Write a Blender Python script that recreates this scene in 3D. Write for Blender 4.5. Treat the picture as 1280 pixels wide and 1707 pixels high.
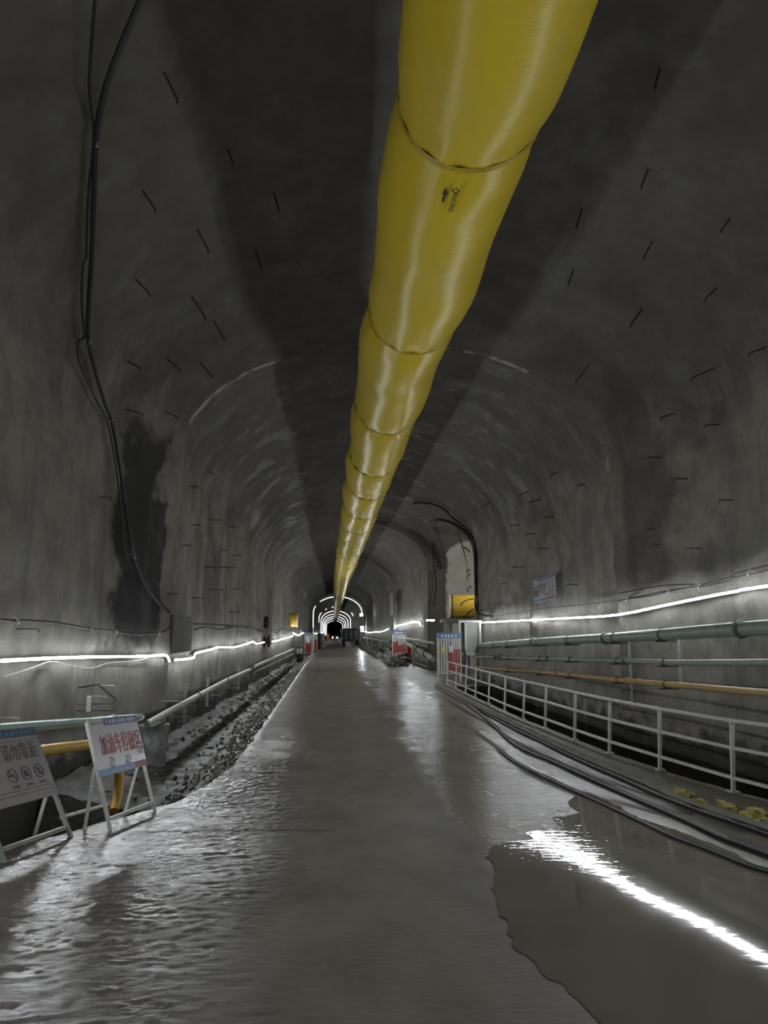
import bpy, bmesh, math, random
import numpy as np
from mathutils import Vector, Matrix, noise
random.seed(7)
for o in list(bpy.data.objects): bpy.data.objects.remove(o)
SC = bpy.context.scene
COL = SC.collection
PI = math.pi

# ------------------------------------------------------------------ camera, light levels, exposure
FPX, CXP, CYP, EYE = 1180.0, 640.0, 853.5, 2.2
PITCH = math.atan(201.5 / FPX)
YAW = -math.asin(85 / math.sqrt(85**2 + 201.5**2 + FPX**2))
cd = bpy.data.cameras.new('camera'); cam = bpy.data.objects.new('camera', cd); COL.objects.link(cam)
cam.location = (0, 0, EYE); cam.rotation_euler = (PI / 2 + PITCH, 0, YAW)
cd.sensor_fit = 'VERTICAL'; cd.sensor_height = 36; cd.lens = FPX / 1707 * 36
cd.clip_start = .05; cd.clip_end = 1500
SC.camera = cam
SC.view_settings.view_transform = 'Standard'; SC.view_settings.look = 'None'
SC.view_settings.gamma = 1; SC.view_settings.use_curve_mapping = False
SC.view_settings.exposure = 0.0
W = bpy.data.worlds.new('world'); SC.world = W; W.use_nodes = True
W.node_tree.nodes['Background'].inputs[0].default_value = (.5, .52, .55, 1)
W.node_tree.nodes['Background'].inputs[1].default_value = 0.012
LED_POWER = 92.0      # radiance of the white LED strip
ARCH_POWER = 4.0
LAMP_POWER = 60.0
SC.cycles.use_denoising = True
SC.cycles.max_bounces = 7; SC.cycles.diffuse_bounces = 5; SC.cycles.glossy_bounces = 4
SC.cycles.sample_clamp_indirect = 6

# ------------------------------------------------------------------ measuring rays
_R = (Matrix.Rotation(YAW, 3, 'Z') @ Matrix.Rotation(PI / 2 + PITCH, 3, 'X'))
def ray(px, py): return _R @ Vector(((px - CXP) / FPX, -(py - CYP) / FPX, -1.0))
def proj(v):
    c = _R.transposed() @ (Vector(v) - Vector((0, 0, EYE))); return (CXP + FPX * c.x / -c.z, CYP - FPX * c.y / -c.z)
E0 = Vector((0, 0, EYE))
def on_x(px, py, X): d = ray(px, py); return E0 + d * (X / d.x)
def on_y(px, py, Y): d = ray(px, py); return E0 + d * (Y / d.y)
def gz(Y):                                   # the floor rises gently towards the viewer
    s = .45; a = (10 - Y) / s
    return .066 * s * (a if a > 30 else math.log1p(math.exp(a)))
def on_g(px, py):
    d = ray(px, py); lo, hi = .5, 500
    for _ in range(60):
        m = (lo + hi) / 2
        if EYE + d.z * m - gz(d.y * m) > 0: lo = m
        else: hi = m
    return E0 + d * lo
# tunnel section
RINGS = [(17.0, .3), (25.2, .14), (34.0, .2), (46.0, .2), (56, .14), (67.0, .3), (84, .16), (100, .16), (120, .16)]
def inw(Y):
    v = 0
    if Y < 16.6: t = min(1, max(0, (16.6 - Y) / 2.2)); v -= .45 * t * t * (3 - 2 * t)
    for y0, a in RINGS:
        if Y <= y0: v += a * math.exp(-(y0 - Y) / (.45 if y0 == 17.0 else 1.0))
    return v
def sect(Y):
    if Y < 46: XL, XR, top = -4.02, 7.12, 9.72
    elif Y <= 67: XL, XR, top = -4.02, 6.25, 9.65
    else: XL, XR, top = -3.95, 5.65, 9.3
    return XL, XR, top
def inside(x, y, z):
    XL, XR, top = sect(y); g = inw(y); XL += g; XR -= g; top -= g
    if x < XL or x > XR: return False
    if z < 6.2: return True
    xc = (XL + XR) / 2; hw = (XR - XL) / 2
    return ((x - xc) / hw) ** 2 + ((z - 6.2) / (top - 6.2)) ** 2 < 1
def hit(px, py):
    d = ray(px, py); t = 1.0; st = .05
    while t < 400:
        p = E0 + d * t
        if not inside(p.x, p.y, p.z): break
        t += st; st = max(.05, t * .004)
    lo, hi = t - st, t
    for _ in range(24):
        m = (lo + hi) / 2; p = E0 + d * m
        if inside(p.x, p.y, p.z): lo = m
        else: hi = m
    return E0 + d * lo
def nrm(p):                                  # inward normal of the lining
    XL, XR, top = sect(p.y); xc = (XL + XR) / 2; hw = (XR - XL) / 2
    if p.z < 6.2: return Vector((1 if p.x < xc else -1, 0, 0))
    return -Vector(((p.x - xc) / hw**2, 0, (p.z - 6.2) / (top - 6.2)**2)).normalized()
def wallpt(px, py, off=.05):
    p = hit(px, py); return p + nrm(p) * off

# ------------------------------------------------------------------ materials
def mat(name, col, rough=.6, metal=0, var=.0, vscale=4, bump=0, bscale=30, spec=.5, rv=0, col2=None, emit=None, es=0, coat=0, stretch=None):
    m = bpy.data.materials.new(name); m.use_nodes = True; nt = m.node_tree; b = nt.nodes['Principled BSDF']
    L = nt.links.new
    b.inputs['Roughness'].default_value = rough; b.inputs['Metallic'].default_value = metal
    b.inputs['Base Color'].default_value = (*col, 1); b.inputs['Specular IOR Level'].default_value = spec
    if coat: b.inputs['Coat Weight'].default_value = coat; b.inputs['Coat Roughness'].default_value = .15
    if emit: b.inputs['Emission Color'].default_value = (*emit, 1); b.inputs['Emission Strength'].default_value = es
    if var or bump or rv or col2:
        tc = nt.nodes.new('ShaderNodeTexCoord'); mp = nt.nodes.new('ShaderNodeMapping')
        if stretch: mp.inputs['Scale'].default_value = stretch
        L(tc.outputs['Object'], mp.inputs[0])
        n = nt.nodes.new('ShaderNodeTexNoise'); n.inputs['Scale'].default_value = vscale; n.inputs['Detail'].default_value = 8; n.inputs['Roughness'].default_value = .62
        L(mp.outputs[0], n.inputs['Vector'])
        r = nt.nodes.new('ShaderNodeMapRange'); r.inputs[1].default_value = .3; r.inputs[2].default_value = .7
        L(n.outputs[0], r.inputs[0])
        mx = nt.nodes.new('ShaderNodeMix'); mx.data_type = 'RGBA'
        c2 = col2 or tuple(c * (1 - var) for c in col)
        mx.inputs[6].default_value = (*col, 1); mx.inputs[7].default_value = (*c2, 1)
        L(r.outputs[0], mx.inputs[0]); L(mx.outputs[2], b.inputs['Base Color'])
        if rv:
            r2 = nt.nodes.new('ShaderNodeMapRange'); r2.inputs[3].default_value = rough - rv; r2.inputs[4].default_value = rough + rv
            L(r.outputs[0], r2.inputs[0]); L(r2.outputs[0], b.inputs['Roughness'])
        if bump:
            n2 = nt.nodes.new('ShaderNodeTexNoise'); n2.inputs['Scale'].default_value = bscale; n2.inputs['Detail'].default_value = 5
            L(mp.outputs[0], n2.inputs['Vector'])
            bp = nt.nodes.new('ShaderNodeBump'); bp.inputs['Strength'].default_value = bump; bp.inputs['Distance'].default_value = .02
            L(n2.outputs[0], bp.inputs['Height']); L(bp.outputs[0], b.inputs['Normal'])
    return m
class NT:
    """small node helper"""
    def __init__(s, m): s.t = m.node_tree; s.L = s.t.links.new
    def n(s, typ, **kw):
        x = s.t.nodes.new(typ)
        for k, v in kw.items(): setattr(x, k, v)
        return x
    def noise(s, vec, scale, detail=6, rough=.6, mapscale=None):
        if mapscale:
            mp = s.n('ShaderNodeMapping'); mp.inputs['Scale'].default_value = mapscale; s.L(vec, mp.inputs[0]); vec = mp.outputs[0]
        x = s.n('ShaderNodeTexNoise'); x.inputs['Scale'].default_value = scale; x.inputs['Detail'].default_value = detail; x.inputs['Roughness'].default_value = rough
        s.L(vec, x.inputs['Vector']); return x.outputs[0]
    def rng(s, v, a, b, c=0, d=1):
        x = s.n('ShaderNodeMapRange'); x.interpolation_type = 'SMOOTHSTEP'
        for i, q in enumerate((a, b, c, d)): x.inputs[i + 1].default_value = q
        s.L(v, x.inputs[0]); return x.outputs[0]
    def math(s, op, a, b=0.0):
        x = s.n('ShaderNodeMath', operation=op)
        for i, q in enumerate((a, b)):
            if isinstance(q, (int, float)): x.inputs[i].default_value = q
            else: s.L(q, x.inputs[i])
        return x.outputs[0]
    def mix(s, f, a, b):
        x = s.n('ShaderNodeMix', data_type='RGBA')
        if isinstance(f, (int, float)): x.inputs[0].default_value = f
        else: s.L(f, x.inputs[0])
        for i, q in ((6, a), (7, b)):
            if isinstance(q, tuple): x.inputs[i].default_value = (*q, 1)
            else: s.L(q, x.inputs[i])
        return x.outputs[2]

def shotcrete(name, seam=True):
    m = bpy.data.materials.new(name); m.use_nodes = True; N = NT(m); b = m.node_tree.nodes['Principled BSDF']
    tc = N.n('ShaderNodeTexCoord').outputs['Object']
    big = N.noise(tc, .35, 5, .6)
    med = N.noise(tc, 1.6, 8, .65)
    strk = N.noise(tc, 1.0, 6, .6, (2.2, 2.2, .16))          # vertical run-off streaks
    c = N.mix(N.rng(med, .35, .68), (.265, .252, .225), (.17, .161, .142))
    sz = N.n('ShaderNodeSeparateXYZ'); N.L(tc, sz.inputs[0]); low = N.rng(sz.outputs[2], 4.5, 6.5, 1, 0)
    c = N.mix(N.math('MULTIPLY', N.math('MULTIPLY', N.rng(strk, .5, .75), low), .6), c, (.105, .1, .088))
    c = N.mix(N.math('MULTIPLY', N.math('MULTIPLY', N.rng(strk, .34, .46, 1, 0), low), .2), c, (.28, .265, .235))
    c = N.mix(N.math('MULTIPLY', N.rng(big, .5, .68), .6), c, (.095, .089, .076))
    sp = N.noise(tc, 3.3, 9, .75)
    c = N.mix(N.math('MULTIPLY', N.rng(sp, .675, .70), .75), c, (.55, .53, .5))     # white specks; wet glints are painted in with them
    # near-black patch on the left lining before the first ring
    s = N.n('ShaderNodeSeparateXYZ'); N.L(tc, s.inputs[0])
    wob = N.math('MULTIPLY', N.math('SUBTRACT', N.noise(tc, .7, 4), .5), 2.4)
    yy = N.math('ADD', s.outputs[1], wob)
    ink = N.math('MULTIPLY', N.rng(yy, 14.55, 14.95), N.rng(yy, 16.35, 16.6, 1, 0))
    ink = N.math('MULTIPLY', ink, N.rng(N.math('ADD', s.outputs[2], wob), 6.3, 7.0, 1, 0))
    ink = N.math('MULTIPLY', ink, N.rng(N.math('ADD', s.outputs[2], wob), 1.6, 2.1, 0, 1))
    ink = N.math('MULTIPLY', ink, N.rng(s.outputs[0], -3.0, -2.5, 1, 0))
    c = N.mix(N.math('MULTIPLY', ink, .92), c, (.022, .022, .024))
    # darker band, and a highlight painted on the lip of the first ring
    band = N.math('MULTIPLY', N.rng(yy, 14.9, 15.6), N.rng(s.outputs[1], 16.5, 16.75, 1, 0))
    band = N.math('MULTIPLY', band, N.rng(s.outputs[0], 4.5, 5.5))
    band = N.math('MULTIPLY', band, N.rng(s.outputs[2], 3.0, 4.0))
    c = N.mix(N.math('MULTIPLY', band, .55), c, (.05, .047, .042))
    footz = N.rng(N.math('ADD', s.outputs[2], N.math('MULTIPLY', N.math('SUBTRACT', N.noise(tc, 1.3, 6, .65), .5), 1.6)), -.05, .3, 1, 0)
    c = N.mix(N.math('MULTIPLY', footz, .9), c, (.022, .02, .017))       # darker towards the wall foot, with a ragged edge
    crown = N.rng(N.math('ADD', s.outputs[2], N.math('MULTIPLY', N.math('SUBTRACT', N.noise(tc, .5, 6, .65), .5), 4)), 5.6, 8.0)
    c = N.mix(N.math('MULTIPLY', crown, .72), c, (.042, .038, .031))      # shade of the vault painted into the crown's colour
    lit_paint = N.math('MULTIPLY', N.rng(s.outputs[1], 16.9, 16.95), N.rng(s.outputs[1], 16.99, 17.03, 1, 0))
    lit_paint = N.math('MULTIPLY', lit_paint, N.rng(N.noise(tc, .5, 4, .7), .5, .6)); lit_paint = N.math('MULTIPLY', lit_paint, N.rng(s.outputs[2], 3.5, 5.0))
    c = N.mix(N.math('MULTIPLY', lit_paint, .7), c, (.42, .4, .37))  # highlight along the ring's lip, painted as a pale colour
    N.L(c, b.inputs['Base Color'])
    wet = N.rng(N.noise(tc, .9, 5, .6, (1, 1, .4)), .5, .66)
    N.L(N.rng(wet, 0, 1, .82, .48), b.inputs['Roughness'])
    b.inputs['Specular IOR Level'].default_value = .4
    h = N.math('ADD', N.math('MULTIPLY', N.noise(tc, 9, 8, .7), .9), N.math('MULTIPLY', N.noise(tc, 45, 4, .6), .22))
    bp = N.n('ShaderNodeBump'); bp.inputs['Strength'].default_value = .5; bp.inputs['Distance'].default_value = .05
    N.L(h, bp.inputs['Height']); N.L(bp.outputs[0], b.inputs['Normal'])
    return m
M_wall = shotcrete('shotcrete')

def road_material(name='wet_concrete_road', fine=1.0, rlo=.09):
    m = bpy.data.materials.new(name); m.use_nodes = True; N = NT(m); b = m.node_tree.nodes['Principled BSDF']
    tc = N.n('ShaderNodeTexCoord').outputs['Object']
    s = N.n('ShaderNodeSeparateXYZ'); N.L(tc, s.inputs[0]); X, Y = s.outputs[0], s.outputs[1]
    wob = N.math('MULTIPLY', N.math('SUBTRACT', N.noise(tc, .8, 5, .6, (1, .45, 1)), .5), 1.5)
    xx = N.math('ADD', X, wob)
    left = N.math('MULTIPLY', N.rng(xx, -.95, -.3, 1, 0), N.rng(N.math('ADD', Y, wob), 11, 19, 1, .4))      # churned, gritty and wet side
    right = N.math('MULTIPLY', N.rng(xx, 1.35, 1.7), N.rng(xx, 3.3, 4.0, 1, .15))          # wet, washed side
    med = N.noise(tc, 2.2, 7, .65, (1, .5, 1))
    c = N.mix(N.rng(med, .35, .7), (.175, .162, .14), (.118, .11, .096))
    c = N.mix(N.math('MULTIPLY', left, .7), c, (.078, .074, .068))
    N.L(c, b.inputs['Base Color'])
    patch = N.noise(tc, 1.3, 7, .68, (1, .7, 1))
    rmid = N.math('SUBTRACT', N.math('ADD', .46, N.math('MULTIPLY', N.math('SUBTRACT', patch, .5), .35)), N.math('MULTIPLY', right, .22))
    rleft = N.rng(patch, .38, .6, .32, rlo)
    r = N.math('ADD', N.math('MULTIPLY', rleft, left), N.math('MULTIPLY', rmid, N.math('SUBTRACT', 1, left)))
    N.L(r, b.inputs['Roughness'])
    b.inputs['Specular IOR Level'].default_value = .6
    # height: grit on the left, cross ripples on the right, float marks in the middle
    grit = N.math('ADD', N.math('MULTIPLY', N.noise(tc, 30, 7, .78, (.75, 1.15, 1)), .34), N.math('MULTIPLY', N.noise(tc, 7, 4, .55, (.6, 1.3, 1)), .34))
    rip = N.noise(tc, 9, 3, .5, (.35, 1.6, 1))
    mid = N.noise(tc, 22, 4, .6, (.3, 1.2, 1))
    grit = N.math('MULTIPLY', grit, N.rng(N.noise(tc, 1.7, 5, .65, (.7, 1.2, 1)), .38, .62, .25, 1.35))
    h = N.math('ADD', N.math('MULTIPLY', grit, N.math('ADD', N.math('MULTIPLY', left, .04 * fine), .002 * fine)),
               N.math('ADD', N.math('MULTIPLY', rip, N.math('MULTIPLY', right, .010)), N.math('MULTIPLY', mid, .0035)))
    bp = N.n('ShaderNodeBump'); bp.inputs['Strength'].default_value = 1; bp.inputs['Distance'].default_value = 1
    N.L(h, bp.inputs['Height']); N.L(bp.outputs[0], b.inputs['Normal'])
    return m
M_road = road_material()
M_screed = road_material('wet_gritty_screed', .12, .12)
def puddle_material():
    m = bpy.data.materials.new('muddy_water'); m.use_nodes = True; N = NT(m); b = m.node_tree.nodes['Principled BSDF']
    tc = N.n('ShaderNodeTexCoord').outputs['Object']
    c = N.mix(N.rng(N.noise(tc, .8, 4), .35, .65), (.15, .137, .114), (.18, .165, .138))
    N.L(c, b.inputs['Base Color']); b.inputs['Roughness'].default_value = .04; b.inputs['IOR'].default_value = 1.36
    s = N.n('ShaderNodeSeparateXYZ'); N.L(tc, s.inputs[0])
    amp = N.rng(s.outputs[1], 5.2, 7.8, .00035, .0022)
    h = N.math('MULTIPLY', N.noise(tc, 8, 3, .5, (.5, 1.5, 1)), amp)
    bp = N.n('ShaderNodeBump'); bp.inputs['Strength'].default_value = 1; bp.inputs['Distance'].default_value = 1
    N.L(h, bp.inputs['Height']); N.L(bp.outputs[0], b.inputs['Normal'])
    return m
M_puddle = puddle_material()
M_mud = mat('wet_mud', (.042, .038, .033), .5, var=.5, vscale=3, bump=.9, bscale=14, rv=.18)
M_stone = mat('broken_stone', (.15, .143, .125), .6, var=.5, vscale=6, bump=.5, bscale=25, rv=.15)
M_kerb = mat('kerb_concrete', (.27, .26, .225), .7, var=.35, vscale=3, bump=.4, bscale=25)
M_slab = mat('smooth_concrete', (.17, .165, .15), .75, var=.3, vscale=3, bump=.3, bscale=20)
def duct_material():
    m = bpy.data.materials.new('yellow_duct_fabric'); m.use_nodes = True; N = NT(m); b = m.node_tree.nodes['Principled BSDF']
    tc = N.n('ShaderNodeTexCoord').outputs['Object']
    dust = N.rng(N.noise(tc, .9, 6, .6, (1, .5, 1)), .45, .75)
    c = N.mix(N.math('MULTIPLY', dust, .4), (.6, .45, .03), (.5, .41, .12))
    N.L(c, b.inputs['Base Color']); b.inputs['Roughness'].default_value = .3; b.inputs['Specular IOR Level'].default_value = .28
    h = N.math('ADD', N.math('MULTIPLY', N.noise(tc, 2.6, 4, .6, (.6, 2.6, .6)), .02), N.math('MULTIPLY', N.noise(tc, 30, 2, .5), .0007))
    bp = N.n('ShaderNodeBump'); bp.inputs['Strength'].default_value = .55; bp.inputs['Distance'].default_value = 1
    N.L(h, bp.inputs['Height']); N.L(bp.outputs[0], b.inputs['Normal'])
    return m
M_duct = duct_material()
M_ink = mat('black_print', (.02, .018, .01), .6)
M_seam = mat('duct_seam', (.5, .37, .03), .45, var=.3, vscale=3)
M_cable = mat('black_cable', (.012, .012, .013), .45, var=.3, vscale=12)
M_dustcable = mat('dusty_cable', (.09, .085, .078), .7, var=.4, vscale=10)
M_hose = mat('black_hose', (.018, .018, .02), .4, var=.3, vscale=8)
M_rust = mat('rusty_steel', (.06, .05, .042), .8, var=.5, vscale=15)
M_white = mat('white_paint', (.62, .62, .58), .5, var=.3, vscale=9, bump=.15, bscale=40)
M_greypaint = mat('grey_steel', (.35, .36, .34), .5, var=.3, vscale=9)
M_green = mat('dusty_green_pipe', (.2, .28, .235), .45, col2=(.33, .34, .3), vscale=4, bump=.2, bscale=30)
M_greendk = mat('green_pipe_fitting', (.07, .13, .1), .5, col2=(.2, .22, .19), vscale=9, bump=.3, bscale=30)
M_teal = mat('teal_pipe', (.16, .3, .26), .4, col2=(.27, .34, .3), vscale=4)
M_pale = mat('pale_pipe', (.42, .44, .37), .5, var=.3, vscale=5)
M_tan = mat('yellow_tan_pipe', (.5, .33, .13), .5, col2=(.36, .27, .16), vscale=4)
M_yel = mat('yellow_pipe', (.62, .36, .05), .45, col2=(.45, .29, .08), vscale=5)
M_ductyel = mat('bright_yellow_steel', (.75, .5, .06), .4, var=.2, vscale=4)
M_cream = mat('cream_rim', (.75, .7, .5), .5)
M_strip = mat('led_strip', (.9, .9, .9), .5, emit=(.93, .97, 1), es=LED_POWER)
M_stripfar = mat('led_strip_far', (.9, .9, .9), .5, emit=(.93, .97, 1), es=LED_POWER * .4)
M_arch = mat('led_arch', (.9, .9, .9), .5, emit=(.88, .92, 1), es=ARCH_POWER)
M_lamp = mat('lamp_glass', (.9, .9, .9), .3, emit=(.95, .98, 1), es=LAMP_POWER)
M_board = mat('sign_board_white', (.5, .49, .53), .35, var=.12, vscale=4, coat=.3)
M_boardgrey = mat('sign_board_dusty', (.36, .34, .345), .55, var=.2, vscale=4)
M_blue = mat('sign_blue', (.05, .07, .28), .4, var=.2, vscale=6)
M_bluegrey = mat('sign_faded_blue', (.1, .13, .19), .5, var=.2, vscale=6)
M_cyan = mat('sign_light_blue', (.1, .22, .42), .4)
M_red = mat('sign_red', (.42, .03, .03), .45, var=.15, vscale=6)
M_redfade = mat('sign_faded_red', (.3, .13, .15), .5)
M_wtext = mat('sign_white_lettering', (.6, .62, .7), .5)
M_gtext = mat('sign_grey_lettering', (.13, .12, .125), .6)
M_dgtext = mat('sign_dark_lettering', (.05, .045, .06), .6)
M_yellab = mat('yellow_label', (.65, .55, .12), .5)
M_plastic = mat('grey_plastic_sheet', (.2, .2, .2), .35, var=.4, vscale=5, bump=.8, bscale=9)
M_crump = mat('crumpled_yellow_plastic', (.5, .45, .16), .45, var=.35, vscale=12)
M_dark = mat('dark_machine', (.05, .05, .052), .5, var=.4, vscale=3)
M_tyre = mat('tyre_rubber', (.02, .02, .02), .8)
M_orange = mat('orange_plastic', (.6, .16, .04), .5)
M_maroon = mat('maroon_wrap', (.12, .05, .045), .5, var=.4, vscale=10, bump=.6, bscale=20)
M_tarp = mat('grey_tarp', (.16, .17, .18), .6, var=.3, vscale=3)
M_litwall = mat('painted_lit_wall', (.62, .6, .54), .7, var=.25, vscale=1.5, bump=.5, bscale=8)
def lit_paint():  # paints the lamplit area of the passage's far wall as a paler colour
    m = M_litwall; N = NT(m); b = m.node_tree.nodes['Principled BSDF']; tc = N.n('ShaderNodeTexCoord').outputs['Object']
    s = N.n('ShaderNodeSeparateXYZ'); N.L(tc, s.inputs[0])
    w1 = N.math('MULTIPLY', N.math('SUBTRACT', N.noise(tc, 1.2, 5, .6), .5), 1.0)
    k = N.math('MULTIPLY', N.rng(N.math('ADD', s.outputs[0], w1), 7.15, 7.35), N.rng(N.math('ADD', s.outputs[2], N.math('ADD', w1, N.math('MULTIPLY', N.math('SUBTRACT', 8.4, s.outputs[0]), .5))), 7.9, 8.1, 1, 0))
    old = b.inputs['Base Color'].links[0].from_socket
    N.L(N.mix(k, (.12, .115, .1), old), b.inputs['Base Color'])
lit_paint()
M_glass = mat('dark_glass', (.02, .02, .025), .1)

# ------------------------------------------------------------------ mesh helpers
def obj(name, bm, m, parent=None, smooth=True):
    me = bpy.data.meshes.new(name); bm.normal_update(); bm.to_mesh(me); bm.free()
    if smooth:
        me.shade_smooth()
        try: me.set_sharp_from_angle(angle=.7)
        except Exception: pass
    o = bpy.data.objects.new(name, me); COL.objects.link(o)
    for mm in (m if isinstance(m, (list, tuple)) else [m]): me.materials.append(mm)
    if parent:
        o.parent = parent; o.matrix_parent_inverse = parent.matrix_world.inverted() if False else Matrix.Translation(-parent.location) if parent.type == 'EMPTY' and parent.rotation_euler[:] == (0, 0, 0) else Matrix()
    return o
def tag(o, label, cat=None, group=None, kind=None):
    o['label'] = label
    if cat: o['category'] = cat
    if group: o['group'] = group
    if kind: o['kind'] = kind
    return o
def struct(o): o['kind'] = 'structure'; return o
def thing(name, label, cat, loc=(0, 0, 0), group=None):
    o = bpy.data.objects.new(name, None); COL.objects.link(o); o.location = loc; o.empty_display_size = .2
    return tag(o, label, cat, group)
NB = bmesh.new
def add_box(bm, x0, x1, y0, y1, z0, z1, M=None, bev=0):
    vs = [Vector((x, y, z)) for x in (x0, x1) for y in (y0, y1) for z in (z0, z1)]
    if M: vs = [M @ v for v in vs]
    v = [bm.verts.new(p) for p in vs]
    fs = [(0, 1, 3, 2), (4, 6, 7, 5), (0, 4, 5, 1), (2, 3, 7, 6), (0, 2, 6, 4), (1, 5, 7, 3)]
    ff = [bm.faces.new([v[i] for i in f]) for f in fs]
    if bev:
        es = set(e for f in ff for e in f.edges); bmesh.ops.bevel(bm, geom=list(es), offset=bev, segments=2, affect='EDGES', profile=.5)
    return bm
def frame(t):
    t = t.normalized(); up = Vector((0, 0, 1)) if abs(t.z) < .9 else Vector((0, 1, 0))
    a = t.cross(up).normalized(); return a, a.cross(t).normalized()
def add_tube(bm, pts, r, n=10, caps=True, radii=None):
    pts = [Vector(p) for p in pts]; rings = []
    for i, p in enumerate(pts):
        t = (pts[min(i + 1, len(pts) - 1)] - pts[max(i - 1, 0)])
        if t.length < 1e-7: t = Vector((0, 1, 0))
        a, b = frame(t); rr = radii[i] if radii else r
        if rings and prev.dot(a) < 0: a, b = -a, -b
        prev = a
        rings.append([bm.verts.new(p + (a * math.cos(2 * PI * k / n) + b * math.sin(2 * PI * k / n)) * rr) for k in range(n)])
    for q, w in zip(rings, rings[1:]):
        for k in range(n): bm.faces.new((q[k], q[(k + 1) % n], w[(k + 1) % n], w[k]))
    if caps:
        bm.faces.new(rings[0][::-1]); bm.faces.new(rings[-1])
    return bm
def spline(pts, sub=6):
    pts = [Vector(p) for p in pts]; out = []
    for i in range(len(pts) - 1):
        p0 = pts[max(i - 1, 0)]; p1 = pts[i]; p2 = pts[i + 1]; p3 = pts[min(i + 2, len(pts) - 1)]
        for k in range(sub):
            t = k / sub
            out.append(.5 * ((2 * p1) + (p2 - p0) * t + (2 * p0 - 5 * p1 + 4 * p2 - p3) * t * t + (3 * p1 - p0 - 3 * p2 + p3) * t ** 3))
    out.append(pts[-1]); return out
def add_bar(bm, a, b, w, h=None, roll=None):
    a = Vector(a); b = Vector(b); h = h or w
    s, u = frame(b - a)
    r0 = [bm.verts.new(p + s * i * w / 2 + u * j * h / 2) for p in (a, b) for i, j in ((-1, -1), (1, -1), (1, 1), (-1, 1))]
    bm.faces.new(r0[:4][::-1]); bm.faces.new(r0[4:])
    for k in range(4): bm.faces.new((r0[k], r0[(k + 1) % 4], r0[4 + (k + 1) % 4], r0[4 + k]))
    return bm
def add_grid(bm, rows, closed=False):
    vs = [[bm.verts.new(p) for p in r] for r in rows]
    for a, b in zip(vs, vs[1:]):
        for k in range(len(a) - 1): bm.faces.new((a[k], a[k + 1], b[k + 1], b[k]))
    return vs
def lerp_tab(tab, y):
    if y <= tab[0][0]: return tab[0][1]
    for (a, va), (b, vb) in zip(tab, tab[1:]):
        if y <= b: return va + (vb - va) * (y - a) / (b - a)
    return tab[-1][1]
def text_mesh(name, body, size, M, m, parent, align='CENTER', sx=1, ext=.0015):
    cu = bpy.data.curves.new(name, 'FONT'); cu.body = body; cu.size = size; cu.align_x = align; cu.align_y = 'CENTER'; cu.extrude = ext; cu.resolution_u = 3
    t = bpy.data.objects.new(name + '_tmp', cu); COL.objects.link(t)
    dg = bpy.context.evaluated_depsgraph_get(); me = bpy.data.meshes.new_from_object(t.evaluated_get(dg))
    bpy.data.objects.remove(t); bpy.data.curves.remove(cu)
    me.transform(M @ Matrix.Diagonal((sx, 1, 1, 1)))
    o = bpy.data.objects.new(name, me); me.materials.clear(); me.materials.append(m); COL.objects.link(o)
    o.parent = parent; o.matrix_parent_inverse = Matrix.Translation(-parent.location) if parent.type == 'EMPTY' else Matrix()
    return o

# ------------------------------------------------------------------ the tunnel lining
def ylist():
    ys = list(np.arange(-22, -2, 1.0)) + list(np.arange(-2, 60, .2)) + list(np.arange(60, 135, .7)) + list(np.arange(135, 480, 6.0))
    ys += [17.02, 25.22, 34.02, 46.02, 56.02, 67.02, 84.02, 100.02, 120.02]
    return sorted(set(round(float(y), 3) for y in ys))
YS = ylist()
PC, PHW, PSP, PTOP = 40.2, 5.2, 5.4, 8.5         # side passage: centre, half width, spring, crown
def in_passage(Y, z, g=0):
    u = (Y - PC) / (PHW + g)
    if abs(u) >= 1: return False
    return z < PSP + (PTOP + g - PSP) * math.sqrt(1 - u * u)
def lump(p, amp=1):
    a = noise.fractal(Vector((p.x * .45, p.y * .45, p.z * .45)), 1, 2, 4) * .09
    b = noise.noise(Vector((p.x * 1.7, p.y * 1.7, p.z * 1.7))) * .028 + noise.noise(Vector((p.x * 4.3, p.y * 4.3, p.z * 4.3))) * .012
    return max(0, a + .08 + b) * amp
def section_pt(Y, part, t):
    XL, XR, top = sect(Y); g = inw(Y); XL += g; XR -= g; top -= g
    xc = (XL + XR) / 2; hw = (XR - XL) / 2
    if part == 'L': return Vector((XL, Y, -2.0 + 8.2 * t)), Vector((-1, 0, 0))
    if part == 'R': return Vector((XR, Y, -1.5 + 7.7 * t)), Vector((1, 0, 0))
    a = PI * (1 - t); p = Vector((xc + hw * math.cos(a), Y, 6.2 + (top - 6.2) * math.sin(a)))
    n = Vector((math.cos(a) / hw, 0, math.sin(a) / (top - 6.2))).normalized(); return p, n
def lining(name, part, nseg, m):
    bm = NB(); rows = []
    for Y in YS:
        r = []
        for k in range(nseg + 1):
            p, n = section_pt(Y, part, k / nseg)
            near = 1 if Y < 60 else .5
            r.append(bm.verts.new(p + n * lump(p) * near))
        rows.append(r)
    for i, (a, b) in enumerate(zip(rows, rows[1:])):
        for k in range(nseg):
            c = (a[k].co + a[k + 1].co + b[k + 1].co + b[k].co) / 4
            if part != 'L' and c.x > 2 and in_passage(c.y, c.z): continue
            f = (a[k], a[k + 1], b[k + 1], b[k]); bm.faces.new(f[::-1] if part == 'L' else f)
    o = obj(name, bm, m); return struct(o)
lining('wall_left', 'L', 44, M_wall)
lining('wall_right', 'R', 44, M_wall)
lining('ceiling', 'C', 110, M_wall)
# far end and rear end of the bore
bm = NB(); add_box(bm, -6, 9, 474, 475, -2, 11); struct(obj('wall_far', bm, M_wall))
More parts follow.
